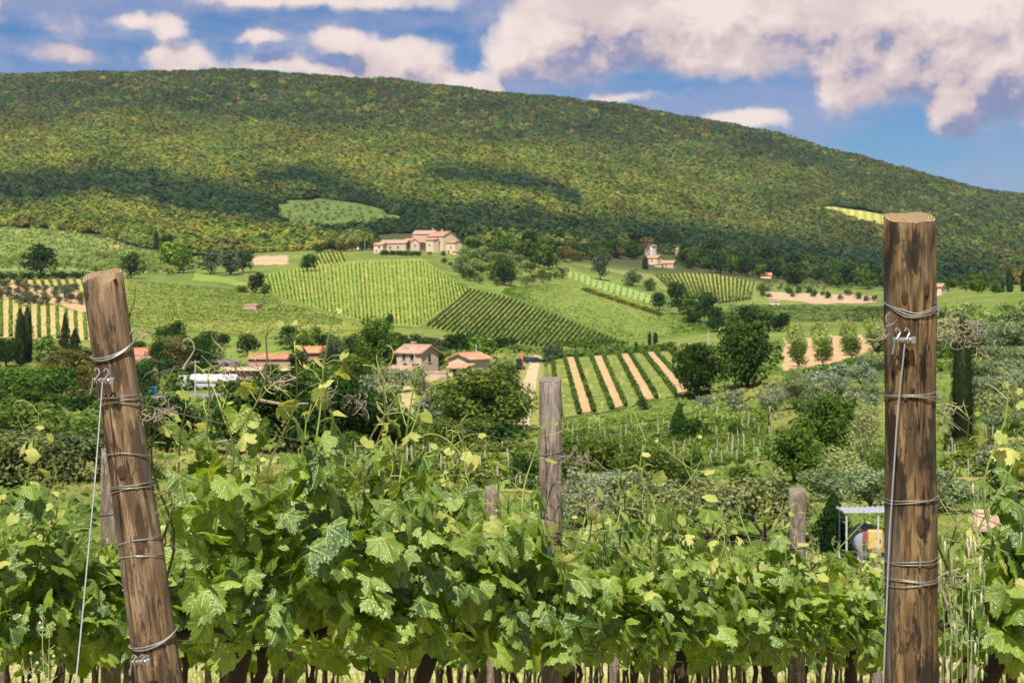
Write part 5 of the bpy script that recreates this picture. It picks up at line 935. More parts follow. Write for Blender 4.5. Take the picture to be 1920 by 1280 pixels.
# thick upright post at right
RB = FW(1706, 403, 3.74); RB = Vector((RB.x + .004, RB.y, float(gz(RB.x, RB.y)))); RT = FW(1706, 408, 3.74); RL = (RT - RB).length
right_post = empty('vineyard_post', RB, 'thick upright brown post at the right with a wire collar', 'post'); aim(right_post, RB, RT)
link('timber', post_mesh(RL, .062, .0595, 11, WOOD_R, END, [(FRONT - .45, RL - .62, RL + .1, .035, .007), (FRONT + .05, RL - 1.2, RL - .18, .02, .005), (FRONT - .1, RL - 1.7, RL - .75, .03, .005), (FRONT + .55, RL - 1.3, RL - .7, .02, .004), (FRONT + .9, RL - .9, RL - .35, .02, .004)], lambda a: -.004 * np.exp(-((a - 4.7) / .2) ** 2)), right_post)
def knot(e, ang, z, r, w, h, m):
    b = MB(); n = 18; c, s = math.cos(ang), math.sin(ang); U = Vector((-s, c, 0)); N = Vector((c, s, 0)); V = []; Fc = []
    for k, (q, o) in enumerate(((1, -.001), (.8, .0035), (.55, .0015), (.45, .003), (.2, .0005))):
        for i in range(n): a = i * 6.28318 / n; u = w * q * math.cos(a) * (1 + .1 * math.sin(3 * a)); zz = h * q * math.sin(a); V.append(N * (math.sqrt(max(r * r - u * u, 0)) + o) + U * u + Vector((0, 0, z + zz)))
    for k in range(4): Fc += [(k * n + i, k * n + (i + 1) % n, (k + 1) * n + (i + 1) % n, (k + 1) * n + i) for i in range(n)]
    Fc.append(tuple(4 * n + i for i in range(n))); b.add(V, Fc); b.build('knot', m, e, smooth=True)
KNOTM = plain('knot_wood', (.075, .042, .022), .9, .45, 90., bump=.6)
zr = lambda py: RL - (py - 405) / F * 3.74
knot(right_post, FRONT - .45, zr(555), .0603, .0085, .017, KNOTM); knot(right_post, FRONT + .42, zr(540), .0603, .009, .018, KNOTM); knot(right_post, FRONT + .15, zr(980), .061, .010, .021, KNOTM)
b = MB()
for t in range(3): b.tube([(.0635 * math.cos(a), .0635 * math.sin(a), zr(562) + (-.026 - .006 * t) * max(0, -math.sin(a)) ** 1.3 + .002 * math.sin(5 * a + t)) for a in [i * 6.28318 / 44 for i in range(45)]], .0017 if t < 2 else .0012, 6)
b.build('collar_wire', WIRE, right_post)
for py, n_, tl in ((737, 3, .002), (928, 2, .004), (1043, 2, .0), (1080, 3, .003)): loop(right_post, RL, zr(py), .0612, n_, .0011, tl, seed=py)
staple(right_post, zr(1040), .061, FRONT + .06); staple(right_post, zr(1078), .061, FRONT + .06); staple(right_post, zr(575), .061, FRONT + .95)
# leaning tan post at left
LT = FW(192, 514, 3.9); LB0 = FW(300, 1280, 3.82); dl = (LB0 - LT); k_ = (float(gz(LT.x, 3.9)) - LT.z) / dl.z; LB = LT + dl * k_; LL = (LT - LB).length
left_post = empty('vineyard_post', LB, 'leaning tan post at the left with a chipped top', 'post'); aim(left_post, LB, LT)
link('timber', post_mesh(LL, .060, .0495, 23, WOOD_L, END, [(FRONT - .35, LL - .5, LL + .1, .03, .005), (FRONT + .4, LL - .95, LL - .3, .02, .004), (FRONT - .1, LL - 1.5, LL - .7, .03, .004), (FRONT + .7, LL - 1.1, LL - .5, .02, .004)], lambda a: -.020 * np.clip(1 - np.abs(a - 5.25) / .55, 0, 1) ** .5 - .010 * np.exp(-((a - 3.6) / .4) ** 2)), left_post)
lr = lambda z: .060 + (.0495 - .060) * z / LL; zl = lambda py: LL - (py - 514) / F * 3.88 * 1.0
knot(left_post, FRONT - .75, zl(552), lr(zl(552)), .0085, .011, KNOTM); knot(left_post, FRONT + .85, zl(535), lr(zl(535)), .006, .008, KNOTM); knot(left_post, FRONT - .15, zl(888), lr(zl(888)), .013, .018, KNOTM)
for py, n_, tl in ((757, 4, .004), (858, 1, .008), (917, 3, .003), (1018, 2, .004), (1048, 2, .005)): loop(left_post, LL, zl(py), lr(zl(py)), n_, .0012, -tl, seed=py)
staple(left_post, zl(1015), lr(zl(1015)), FRONT - .15); staple(left_post, zl(1045), lr(zl(1045)), FRONT - .15)
for py, drop in ((655, .024), (1195, .016)):
    b = MB(); rr = lr(zl(py)) + .006
    for t in range(2): b.tube([(rr * (1 + .06 * t * math.cos(a)) * math.cos(a), rr * math.sin(a), zl(py) - (drop + .004 * t) * max(0, -math.sin(a)) ** 1.2 + .003 * math.sin(2 * a + t) + .012 * math.cos(a)) for a in [i * 6.28318 / 44 for i in range(45)]], .0019, 7)
    b.build('collar_wire', WIRE, left_post)
# wire tensioners hung in front of both posts, with their anchor cables
def tensioner(p, tilt, label, hooks, s=1.):
    e = empty('wire_tensioner', p, label, 'wire tensioner'); e.rotation_euler = (0, tilt, 0); e.scale = (s,) * 3
    b = MB(); b.tube([(-.024, 0, 0), (-.014, 0, 0), (-.0135, 0, 0), (.012, 0, 0), (.0125, 0, 0), (.026, 0, 0)], [.0062, .0062, .0045, .0045, .0068, .0068], 12); b.build('spindle', ALU, e)
    b = MB(); b.box(.018, .029, -.0075, .0075, -.0075, .0075, bev=.0012); b.build('square_head', ALU, e)
    b = MB(); b.tube([(-.021, -.006, .006), (-.022, -.006, -.012), (-.026, -.007, -.034)], .0023, 7); b.build('handle_pin', ALU, e)
    for x in (-.012, .010):
        b = MB(); b.tube([(x, -.004, -.007), (x - .003, -.0075, .002), (x + .002, -.004, .012), (x + .005, -.002, hooks * .7), (x + .002, -.001, hooks), (x - .004, -.002, hooks + .004), (x - .007, -.003, hooks - .004)], .0022, 7); b.build('hook', WIRE, e)
    b = MB(); R_ = random.Random(5)
    for t in range(4): b.tube([(-.006 + .0035 * t + .001 * math.sin(a), .0062 * math.cos(a), .0062 * math.sin(a)) for a in [i * 6.283 / 12 for i in range(13)]], .0012, 5)
    b.build('wound_wire', WIRE, e)
tensioner(FW(192, 713, 3.79), .05, 'wire tensioner with a hanging pin on the leaning post', .026)
tensioner(FW(1693, 637, 3.655), .02, 'wire tensioner with square bolt on the thick post', .024)
tensioner(FW(262, 1240, 3.72), -.05, 'low wire tensioner at the foot of the leaning post', .016, .9)
def wire(pts, label, r=.0013, m=None, name='trellis_wire', cat='wire', group=None, n=5):
    b = MB(); b.tube(pts, r, n); return tag(b.build(name, m or WIRED), label, cat, group)
wire([FW(192, 716, 3.785), FW(178, 900, 3.62), FW(150, 1200, 3.35), FW(128, 1420, 3.2)], 'taut anchor cable running down left of the leaning post', .0019, WIRE, 'anchor_cable', 'cable')
wire([FW(1697, 640, 3.655), FW(1684, 760, 3.62), FW(1668, 1000, 3.5), FW(1656, 1290, 3.35), FW(1650, 1420, 3.3)], 'taut anchor cable running down the thick post', .0020, WIRE, 'anchor_cable', 'cable')

# slimmer intermediate posts
def slim_post(px, py, Y, wpx, label, m=WOOD_G, group=None, lean=0., mend=ENDG, seed=1):
    T_ = FW(px, py, Y); r = wpx / 2 / F * Y; B_ = Vector((T_.x - lean, Y, float(gz(T_.x, Y)) - .1)); e = empty('vineyard_post', B_, label, 'post', group); aim(e, B_, T_); L = (T_ - B_).length
    link('timber', post_mesh(L, r * 1.06, r, seed, m, mend, [(FRONT - .1, L - .7, L + .1, .05, r * .14), (FRONT + .6, L - 1.3, L - .4, .04, r * .1)], None, 32, 40), e)
    for k in range(3): loop(e, L, L - .25 - .28 * k, r * 1.03, 1, .0014, .004, WIRED, seed=k)
    return e
slim_post(1032, 712, 5.5, 41, 'grey weathered post in the middle with swirling grain', seed=31, lean=-.01)
slim_post(1495, 918, 7.1, 29, 'slim grey post left of the thick brown one', seed=32)
slim_post(208, 842, 6.3, 37, 'pale grey post half hidden behind the leaning post', seed=33)
slim_post(922, 913, 11., 24, 'short grey post between the vines left of the middle post', seed=34)
slim_post(1152, 1010, 10.2, 18, 'small grey post top right of the middle post', seed=36)
slim_post(1645, 1032, 15., 15, 'grey post end just left of the thick post', seed=35)

# trellis wires along the rows
DV = Vector((.5862, .8102, 0)); NV = Vector((.8102, -.5862, 0)); S1 = Vector((-1.02, 3.9, 0)); S0 = Vector((.95, 3.74, 0)); S2 = Vector((-1.62, 6.3, 0))
def rp(S, s, t, h): p = S + DV * s + NV * t; return Vector((p.x, p.y, float(gz(p.x, p.y)) + h))
def sagged(a, b, n=24, sag=.02): return [a.lerp(b, i / n) - Vector((0, 0, sag * 4 * (i / n) * (1 - i / n))) for i in range(n + 1)]
P2 = FW(1053, 848, 5.5)
top_wire = [FW(250, 630, 3.88)] + sagged(FW(262, 618, 3.88), P2, 24, .02); wire(top_wire, 'topmost trellis wire from the leaning post to the middle post', .0011)
wire(sagged(P2, FW(1490, 985, 7.05)), 'topmost trellis wire right of the middle post', .0011)
wire(sagged(FW(262, 757, 3.86), FW(1050, 908, 5.5)), 'second trellis wire from the leaning post', .0015); wire(sagged(FW(1050, 908, 5.5), FW(1500, 1020, 7.1)), 'second trellis wire right of the middle post', .0013)
for py, p2, lab in ((917, 985, 'third trellis wire from the leaning post'), (1020, 1060, 'fourth trellis wire from the leaning post'), (1195, 1215, 'lowest thick wire carrying the vine arms')):
    wire(sagged(FW(285, py, 3.86), FW(1040, p2, 5.5)) + sagged(FW(1040, p2, 5.5), FW(1500, p2 + 30, 7.1)), lab, .0014)
for k, (a, b_) in enumerate((((1752, 566, 3.72), (2150, 960, 6.)), ((1752, 742, 3.72), (2150, 1000, 6.)), ((1752, 765, 3.72), (2120, 1010, 6.)), ((1752, 930, 3.73), (2150, 1075, 6.)), ((1754, 1043, 3.74), (2150, 1110, 6.)), ((1754, 1080, 3.74), (2150, 1120, 6.)))):
    wire(sagged(FW(*a), FW(*b_)), ['topmost', 'second', 'third', 'fourth', 'fifth', 'lowest'][k] + ' wire running right from the thick post', .0013 if k else .0011)
wire(sagged(rp(S2, -3, 0, 1.62), rp(S2, 0, 0, 1.62)), 'topmost wire behind the leaning post', .0011); wire(sagged(rp(S2, -3, 0, 1.35), rp(S2, 8, 0, 1.35)), 'wire through the left vines', .0012)

# dry tendrils and last year's twigs caught on the wires
def tangle(p, size, n, seed, label, drop=1., hang=0):
    R_ = random.Random(seed); b = MB()
    for i in range(n):
        c = Vector(p) + Vector((R_.gauss(0, .35), R_.gauss(0, .15), R_.gauss(-.15, .30))) * size; d = Vector((R_.gauss(0, 1), R_.gauss(0, .5), R_.gauss(-.4 * drop, .8))).normalized(); ax = Vector((R_.gauss(0, 1), R_.gauss(0, 1), R_.gauss(0, 1))).normalized(); pts = [c]; w = R_.uniform(-.9, .9)
        for k in range(R_.randint(6, 12)): d = Quaternion(ax, w).to_matrix() @ d; d.normalize(); pts.append(pts[-1] + d * size * .11); w *= 1.04
        b.tube(pts, [.0014 * (1 - .6 * k / len(pts)) for k in range(len(pts))], 5)
    for i in range(hang):
        c = Vector(p) + Vector((R_.uniform(-.2, .3), 0, -.2)) * size; pts = [c]; d = Vector((R_.uniform(-.4, .4), 0, -1))
        for k in range(9): d = (d + Vector((.28 * math.sin(k * 1.1 + i), .1, 0))).normalized(); pts.append(pts[-1] + d * size * .16)
        b.tube(pts, [.0016 - .0001 * k for k in range(10)], 5)
    return tag(b.build('dry_tendril', DRY), label, 'dry tendril')
def on_wire(px, W_):
    q = [((p.x / p.y) * F + HX, p) for p in W_]
    for (a, pa), (c, pc) in zip(q[:-1], q[1:]):
        if a <= px <= c: return pa.lerp(pc, (px - a) / (c - a))
    return q[-1][1]
for px, sz, n, sdx, lab, hg in ((430, .055, 14, 1, 'knotted dry tendril on the top wire beyond the hooked one', 1), (432, .05, 6, 2, 'loose dry curl hanging under the knotted tendril', 1), (520, .062, 26, 3, 'bushy dry tendril with a stem on the top wire', 1), (614, .04, 14, 4, 'small dry tendril cluster right of the bushy one', 1), (672, .05, 14, 5, 'dry tendril with a long pale curl on the top wire', 2), (950, .012, 6, 6, 'tiny dark knot on the top wire near the middle post', 0)):
    tangle(on_wire(px, top_wire), sz, n, sdx, lab, 1., hg)
tangle(FW(345, 650, 4.05), .012, 6, 9, 'small curl where the hooked tendril hangs', 1., 0)
b = MB(); b.tube([FW(343, 640, 4.05), FW(352, 634, 4.05), FW(362, 642, 4.05), FW(365, 655, 4.05), FW(358, 668, 4.05), FW(348, 682, 4.05), FW(344, 692, 4.05)], [.0024, .0026, .0026, .0024, .0024, .003, .005], 6); tag(b.build('dry_tendril', DRY), 'hook shaped dry tendril hanging from the top wire', 'dry tendril')
b = MB(); b.tube([FW(397, 630, 4.1), FW(402, 640, 4.1), FW(410, 648, 4.1), FW(418, 656, 4.1)], [.001, .0016, .002, .0024], 5); tag(b.build('dry_tendril', DRY), 'short dry spur standing up from the top wire', 'dry tendril')
for (px, py, Y, sz, n, sdx, lab, hg) in ((1098, 860, 5.45, .07, 18, 11, 'dry tendril bunch on the wire right of the middle post', 1), (1068, 848, 5.45, .04, 8, 12, 'dark dry tendril tied to the middle post', 1), (1120, 945, 5.45, .05, 16, 13, 'dry tendril cluster at vine top right of the middle post', 0), (1055, 912, 5.45, .05, 12, 14, 'dry tendril at the second wire of the middle post', 0), (300, 770, 3.85, .06, 22, 15, 'dry tendrils wound on the second wire by the leaning post', 1), (318, 918, 3.85, .04, 12, 16, 'dry tendrils on the third wire by the leaning post', 0), (268, 616, 3.88, .030, 12, 17, 'wire splice with frayed ends beside the leaning post', 0),
                                             (1797, 612, 3.95, .075, 44, 21, 'large pale dry tendril bundle right of the thick post', 1), (1848, 664, 4.05, .018, 10, 22, 'small dry tendril with a tail on the right wire', 1), (1764, 758, 3.75, .05, 16, 23, 'dry twiggy tendrils at the second wire of the thick post', 1), (1786, 1082, 3.8, .04, 14, 24, 'dry tendril knot low beside the thick post', 0), (1512, 1030, 7.0, .11, 14, 25, 'dry tendril draped over the slim grey post', 1), (1660, 610, 3.66, .05, 9, 26, 'loose wire curls at the collar of the thick post', 0)):
    tangle(FW(px, py, Y), sz, n, sdx, lab, 1., hg)
def twig(pts, r, label): b = MB(); b.tube(pts, r, 6); return tag(b.build('dry_twig', DRY), label, 'dry twig')
twig([FW(488, 750, 4.2), FW(525, 757, 4.2), FW(580, 756, 4.2)], [.005, .0035, .0022], 'long dry twig lying across the shoots above the vines'); twig([FW(512, 718, 4.25), FW(535, 715, 4.25), FW(556, 708, 4.25)], [.002, .002, .0025], 'short dry twig under the bushy tendril'); twig([FW(405, 829, 4.15), FW(435, 824, 4.15), FW(466, 829, 4.15)], [.0022, .003, .002], 'arched dry twig over the tall pale leaf')
twig([FW(1757, 1080, 3.72), FW(1775, 1130, 3.72), FW(1800, 1165, 3.72)], [.0035, .004, .0035], 'pale dry cane stub hanging right of the thick post'); twig([FW(1755, 1085, 3.73), FW(1775, 1073, 3.73), FW(1800, 1066, 3.73)], [.003, .0026, .002], 'thin dry twig pointing right from the thick post')
twig([FW(1618, 634, 3.66), FW(1640, 638, 3.65), FW(1656, 630, 3.66), FW(1662, 615, 3.67)], [.0012, .0016, .0016, .001], 'curled loose wire end left of the thick post')

# ---------------------------------------------------------------- grapevine leaves
def vine_leaf(seed, deep=1., fold=.25, droop=.3, no=60, simple=False):
    """lobed, toothed leaf; petiole at the origin, tip along +y, unit length; blade faces +z"""
    r = np.random.default_rng(seed); th = np.linspace(-math.pi, math.pi, no, endpoint=False) + math.pi / no
    lob = np.array([0, .98, -.98, 2.02, -2.02]); ll = np.array([1., .86, .86, .66, .66]) * (1 + r.normal(0, .05, 5)); base = np.zeros(no)
    for a, l in zip(lob, ll): d = (th - a + math.pi) % (2 * math.pi) - math.pi; base = np.maximum(base, l * (1 - deep * .42 * (np.abs(d) / .49) ** 1.5 * np.where(np.abs(d) < .49, 1, 0)) * np.exp(-np.maximum(np.abs(d) - .49, 0) * 2.4) * np.where(np.abs(d) < .49, 1, 1 - deep * .42))
    sin_ = np.clip((np.abs(th) - 2.55) / .55, 0, 1); base = base * (1 - .62 * sin_)
    if not simple: base = base * (1 + np.where(np.arange(no) % 2 == 0, .06, -.05) * (1 + .5 * np.sin(np.arange(no) * 1.9 + seed)) * (1 - sin_))
    O = np.stack([np.sin(th) * base * .92, np.cos(th) * base], 1)
    rings = [O] if simple else [O * .40, O * .74, O]
    P = np.concatenate([np.zeros((1, 2))] + rings); x, y = P[:, 0], P[:, 1]; rad = np.hypot(x, y); an = np.arctan2(x, y)
    z = -fold * np.abs(x) ** 1.3 - droop * np.clip(y, 0, 1) ** 2 * .6 + .05 * np.cos(an * 6.28 / 1.0) * rad * (1 - .4 * rad) + .035 * np.sin(an * 7 + seed) * rad ** 2 + .05 * np.sin(x * 6 + seed * 1.7) * np.sin(y * 5 + seed) + r.normal(0, .008, len(P))
    V = np.stack([x, y, z], 1); Fc = [(0, 1 + i, 1 + (i + 1) % no) for i in range(no)]
    for k in range(len(rings) - 1):
        a = 1 + k * no
        for i in range(no): Fc += [(a + i, a + no + i, a + no + (i + 1) % no, a + (i + 1) % no)]
    # clockwise seen from above otherwise: turn faces to +z
    Fc = [tuple(reversed(f)) for f in Fc]
    return V, Fc, np.stack([x * .5 + .5, y * .5 + .5], 1)
def leaf_mat(name, c0, c1, vein, trans, tint, spec):
    m, t, b = mat(name); uv = t.n('ShaderNodeUVMap').outputs[0]; p = t.v('MULTIPLY', t.v('SUBTRACT', uv, (.5, .5, 0)), (2, 2, 0)); x, y, z = t.sep(p)
    ang = t.m('DIVIDE', t.m('ARCTAN2', x, y), .99); rad = t.v('LENGTH', p); fr = t.m('SUBTRACT', t.m('FRACT', t.m('ADD', ang, 10.5)), .5)
    da = t.m('MULTIPLY', fr, .99); dist = t.m('MULTIPLY', t.m('ABSOLUTE', t.m('SINE', da)), rad); along = t.m('MULTIPLY', t.m('COSINE', da), rad)
    wv = t.m('SUBTRACT', .022, t.m('MULTIPLY', rad, .014)); v1 = t.ss(t.m('SUBTRACT', dist, wv), -.006, .008, 1., 0.)
    sec = t.m('ABSOLUTE', t.m('SUBTRACT', t.m('FRACT', t.m('MULTIPLY', t.m('SUBTRACT', along, t.m('MULTIPLY', dist, .85)), 7.5)), .5)); v2 = t.ss(sec, .0, .06, .24, 0.)
    vn = t.m('MAXIMUM', v1, v2); rn = t.m('FRACT', t.m('ADD', t.n('ShaderNodeObjectInfo').outputs['Random'], t.n('ShaderNodeAttribute', attribute_name='rnd').outputs['Fac']))
    oc = t.n('ShaderNodeTexCoord').outputs['Object']; blot = t.noise(t.v('ADD', p, t.comb(t.m('MULTIPLY', rn, 17.), 0., 0.)), 2.2, 3, .6)
    c = t.mix(rn, c0, c1); c = t.mix(t.ss(blot, .4, .7, 0., .35), c, tuple(v * 1.35 for v in c1)); c = t.mix(t.m('MULTIPLY', vn, .55), c, vein)
    t.put(b.inputs['Base Color'], c); b.inputs['Roughness'].default_value = .36; b.inputs['Specular IOR Level'].default_value = spec
    k = t.n('ShaderNodeBump'); k.inputs['Strength'].default_value = .32; k.inputs['Distance'].default_value = .05
    blis = t.noise(t.v('ADD', p, t.comb(t.m('MULTIPLY', rn, 31.), 0., 0.)), 9., 2, .5); t.put(k.inputs['Height'], t.m('SUBTRACT', t.m('MULTIPLY', blis, .5), t.m('MULTIPLY', vn, .30))); t.L.new(k.outputs[0], b.inputs['Normal'])
    tr = t.n('ShaderNodeBsdfTranslucent'); t.put(tr.inputs[0], t.mix(1., c, tint, 'MULTIPLY')); t.L.new(k.outputs[0], tr.inputs['Normal'])
    mx = t.n('ShaderNodeMixShader'); mx.inputs[0].default_value = trans; t.L.new(b.outputs[0], mx.inputs[1]); t.L.new(tr.outputs[0], mx.inputs[2]); t.L.new(mx.outputs[0], t.N['Material Output'].inputs[0]); return m
LEAFM = leaf_mat('vine_leaf_green', (.040, .100, .014), (.225, .310, .046), (.42, .48, .16), .36, (2.3, 2.2, .40), .65)
LEAFY = leaf_mat('young_vine_leaf', (.30, .36, .07), (.50, .50, .15), (.55, .56, .22), .42, (1.4, 1.35, .6), .4)
LM = []
for v in range(10):
    V, Fc, uv = vine_leaf(v, .32 + .09 * v, .14 + .15 * (v % 4), .10 + .26 * (v % 3)); LM.append(mesh('vine_leaf', V, Fc, [LEAFM], smooth=True, uv=uv))
LY = []
for v in range(4):
    V, Fc, uv = vine_leaf(20 + v, .7, .35 + .12 * v, .3 + .2 * v); LY.append(mesh('young_vine_leaf', V, Fc, [LEAFY], smooth=True, uv=uv))
SIMP = [vine_leaf(40 + v, .6, .2 + .1 * v, .2 + .1 * v, 15, True) for v in range(4)]
def leaf_frame(nrm, tip):
    n = nrm.normalized(); y = (tip - n * tip.dot(n)); y = y.normalized() if y.length > 1e-4 else n.orthogonal(); x = y.cross(n); return Matrix((x, y, n)).transposed()
class Bulk:
    """the leaves that cannot be told apart one by one: real leaves, joined into one part"""
    def __init__(s): s.V = []; s.F = []; s.U = []; s.M = []; s.R = []; s.k = 0
    def add(s, p, M3, size, young):
        V, Fc, uv = random.choice(SIMP); W = V * size @ np.array(M3).T + np.array(p); s.V.append(W); s.U.append(uv); s.F += [tuple(i + s.k for i in f) for f in Fc]; s.k += len(V); s.M += [1 if young else 0] * len(Fc); s.R += [random.random()] * len(Fc)
    def build(s, parent, name='leaves', base=(0, 0, 0)):
        if not s.V: return None
        o = link(name, mesh(name, np.concatenate(s.V) - np.array(base), s.F, [LEAFM, LEAFY], s.M, smooth=True, uv=np.concatenate(s.U), rnd=s.R), parent); tag(o, kind='stuff'); return o

def curl(p, d, size, r, R_, m=8):
    pts = [Vector(p)]; d = d.normalized(); ax = Vector((R_.gauss(0, 1), R_.gauss(0, 1), R_.gauss(0, 1))).normalized(); w = R_.choice((-1, 1)) * R_.uniform(.02, .22)
    for k in range(m): d = (Quaternion(ax, w).to_matrix() @ d).normalized(); pts.append(pts[-1] + d * size / m * (1.1 - .05 * k)); w *= 1.22
    return pts
def grapevine(S, s0, label, group, ns, hmin, hmax, nobj, nfill, seed, full=True, sp=.8, lsize=1., tips=True, trunk=True, cor=.82, edge=None):
    """trunk, arms along the wire, shoots with leaves, tendrils at their tips"""
    R_ = random.Random(seed); base = rp(S, s0, 0, 0); e = empty('grapevine', base, label, 'grapevine', group)
    if trunk:
        b = MB(); q = [rp(S, s0 + R_.uniform(-.10, -.04), R_.uniform(-.03, .03), -.05)]
        for k in range(1, 7): q.append(rp(S, s0 + R_.uniform(-.03, .03) - .08 * (1 - k / 6), R_.uniform(-.025, .025), cor * k / 6))
        b.tube([p - base for p in q], [(.030, .026, .025, .023, .022, .024, .026)[k] * (1 if nobj else .75) for k in range(7)], 9); b.build('trunk', VBARK, e, smooth=True)
        for sgn in (-1, 1):
            b = MB(); b.tube([rp(S, s0 + sgn * .42 * k / 5, R_.uniform(-.012, .012), cor + .02 * math.sin(k * 2 + seed) + .015) - base for k in range(6)], [.024, .019, .017, .015, .014, .012], 8); b.build('arm', VBARK, e, smooth=True)
    leaves = []
    view = Vector((0, 0, CZ)); st = MB(); td = MB()
    for i in range(ns):
        sl_ = s0 + sp * ((i + R_.random()) / ns - .5); sl_ = max(sl_, .14) if edge else sl_; t0 = R_.gauss(0, .05); top = R_.uniform(hmin, hmax) - cor; top = min(.86, top * (1.25 if R_.random() < .2 else 1)); n = max(5, int(top / .052)); ls, lt = R_.gauss(0, .10), R_.gauss(.03, .09); pts = []
        ws, wt = R_.uniform(0, 6), R_.uniform(0, 6)
        for k in range(n + 1): f = k / n; pts.append(rp(S, sl_ + ls * f + .018 * math.sin(k * .9 + ws), t0 + lt * f ** 1.3 + .018 * math.sin(k * .8 + wt), cor + top * f))
        st.tube([p - base for p in pts], [.0042 * (1 - .62 * k / n) + .0006 for k in range(n + 1)], 5, m=0 if R_.random() < .5 else 1)
        for k in range(1, n + 1):
            f = k / n; young = f > .72; out = NV * R_.choice((1, 1, 1, -1)) * R_.uniform(.5, 1) + DV * R_.uniform(-.8, .8); size = (.086 - .022 * f) * R_.uniform(.72, 1.2) * lsize
            if young: size = (.046 - .12 * (f - .72)) * R_.uniform(.8, 1.3)
            if f < .12: size *= .8
            pl = (.10 - .055 * f) * R_.uniform(.7, 1.3); a = pts[k]; c = a + out.normalized() * pl + Vector((0, 0, pl * R_.uniform(.1, .8))); st.tube([a - base, a.lerp(c, .5) - base + Vector((0, 0, .008)), c - base], .0011, 4, m=0)
            nrm = out.normalized() * R_.uniform(.1, 1.) + Vector((0, 0, R_.uniform(.1, 1.1))) + Vector((R_.gauss(0, .55), R_.gauss(0, .45), R_.gauss(0, .4))); tip = out.normalized() * .5 + Vector((R_.gauss(0, .4), R_.gauss(0, .3), R_.uniform(-1.3, -.3))) if not young else out.normalized() * .4 + Vector((R_.gauss(0, .4), R_.gauss(0, .4), R_.uniform(-.6, 1.)))
            leaves.append((c, leaf_frame(nrm, tip), size, young))
            if tips and f > .55 and (not edge or edge((a.x / a.y) * F + HX - 45, HY - (a.z - CZ) / a.y * F, a.y)) and R_.random() < (.42 if f > .8 else .22): td.tube([p - base for p in curl(a, out * -.7 + Vector((0, 0, R_.uniform(.3, 1.1))), R_.uniform(.08, .2), 0, R_, 10)], .0013, 4)
        if tips: st.tube([pts[-1] - base, pts[-1] - base + Vector((R_.gauss(0, .015), R_.gauss(0, .015), .035)), pts[-1] - base + Vector((R_.gauss(0, .03), R_.gauss(0, .02), .05))], [.0015, .001, .0006], 4, m=0)
    for i in range(nfill):                                              # leaves of the side shoots that thicken the wall
        hh = R_.uniform(cor, hmin + .03) if R_.random() < .88 else R_.uniform(cor - .08, cor + .1); t = R_.choice((1, 1, -1)) * (.05 + .20 * R_.random() ** .8) * (1 - .45 * max(0, (hh - 1.0) / .5)); c = rp(S, s0 + R_.uniform(-.55, .55) * sp, t, hh); out = NV * (1 if t > 0 else -1)
        nrm = out * R_.uniform(.2, 1.) + Vector((0, 0, R_.uniform(.0, 1.))) + Vector((R_.gauss(0, .6), R_.gauss(0, .5), R_.gauss(0, .45))); tip = out * .35 + Vector((R_.gauss(0, .5), R_.gauss(0, .4), R_.uniform(-1.4, -.3)))
        yg = R_.random() < .03 + .25 * max(0, (hh - hmin + .14) / .14); leaves.append((c, leaf_frame(nrm, tip), (R_.uniform(.03, .055) if yg else R_.uniform(.036, .088)) * lsize, yg))
    st.build('shoot', [CANE, CANED], e); 
    if tips and td.V: td.build('tendril', TENDRIL, e)
    # the nearest and largest are objects of their own
    def rank(l): p = l[0]; return ((p - view).length) / (l[2] + .02) + (0 if (p - rp(S, s0, 0, 0)).dot(NV) > 0 else 12) + (8 if abs((p.x / p.y) * F) > 1010 else 0)
    if edge: leaves = [l for l in leaves if edge((l[0].x / l[0].y) * F + HX - l[2] * F / l[0].y * .8, HY - (l[0].z - CZ) / l[0].y * F, l[0].y)]
    leaves.sort(key=rank); bulk = Bulk(); im = IM = None
    for i, (p, M3, size, yg) in enumerate(leaves):
        if i < nobj:
            o = link('leaf', R_.choice(LY if yg else LM), e, p - base); o.rotation_mode = 'QUATERNION'; o.rotation_quaternion = M3.to_quaternion(); k = size * R_.choice((-1, 1)); o.scale = (abs(k), size, size)
        else: bulk.add(p, M3, size, yg)
    bulk.build(e, base=base); return e
ORD = ['vine beside the leaning post, tallest in the front row', 'vine with tall shoots in the front row, second from the leaning post', 'vine left of the middle post in the front row', 'vine right of the middle post in the front row', 'vine halfway from the middle post to the slim grey post', 'vine in front of the slim grey post', 'vine right of the slim grey post', 'vine just left of the thick post in the front row', 'far vine of the front row behind the thick post']
E1 = lambda px, py, Y: px > 246 + (py - 520) * .132; E0 = lambda px, py, Y: px > 1752
for i in range(9):
    s = .50 + .80 * i; grapevine(S1, s, ORD[i], 'vines of the front row', 15 if i else 17, [1.23, 1.17, 1.04, 1.10, 1.08, 1.02, .98, .98, 1.0][i], [1.70, 1.62, 1.42, 1.48, 1.44, 1.34, 1.28, 1.28, 1.3][i], [295, 295, 290, 280, 260, 220, 180, 120, 60][i], [330, 340, 330, 330, 320, 280, 280, 280, 280][i], 300 + i, tips=i < 8, edge=E1 if i < 2 else None, sp=.9 if i == 0 else .8)
for i in range(3): grapevine(S0, .62 + .72 * i, ['vine right of the thick post with large leaves', 'vine at the right edge of the picture', 'vine cut by the right edge behind the others'][i], 'vines of the right row', 14, 1.02, 1.44, [290, 220, 80][i], 400, 400 + i, edge=E0 if i == 0 else None, lsize=1.1)
for i in range(13):
    s = -1.55 + .8 * i; ob = [150, 260, 260, 120][i] if i < 4 else 0
    grapevine(S2, s, ['vine cut by the left edge', 'vine at the left edge of the picture', 'vine left of the leaning post', 'vine behind the leaning post'][i] if i < 4 else 'vine of the second row behind the front row', 'vines of the second row', 13, 1.16, 1.52, ob, 380 if i < 5 else 240, 500 + i, tips=i < 8)
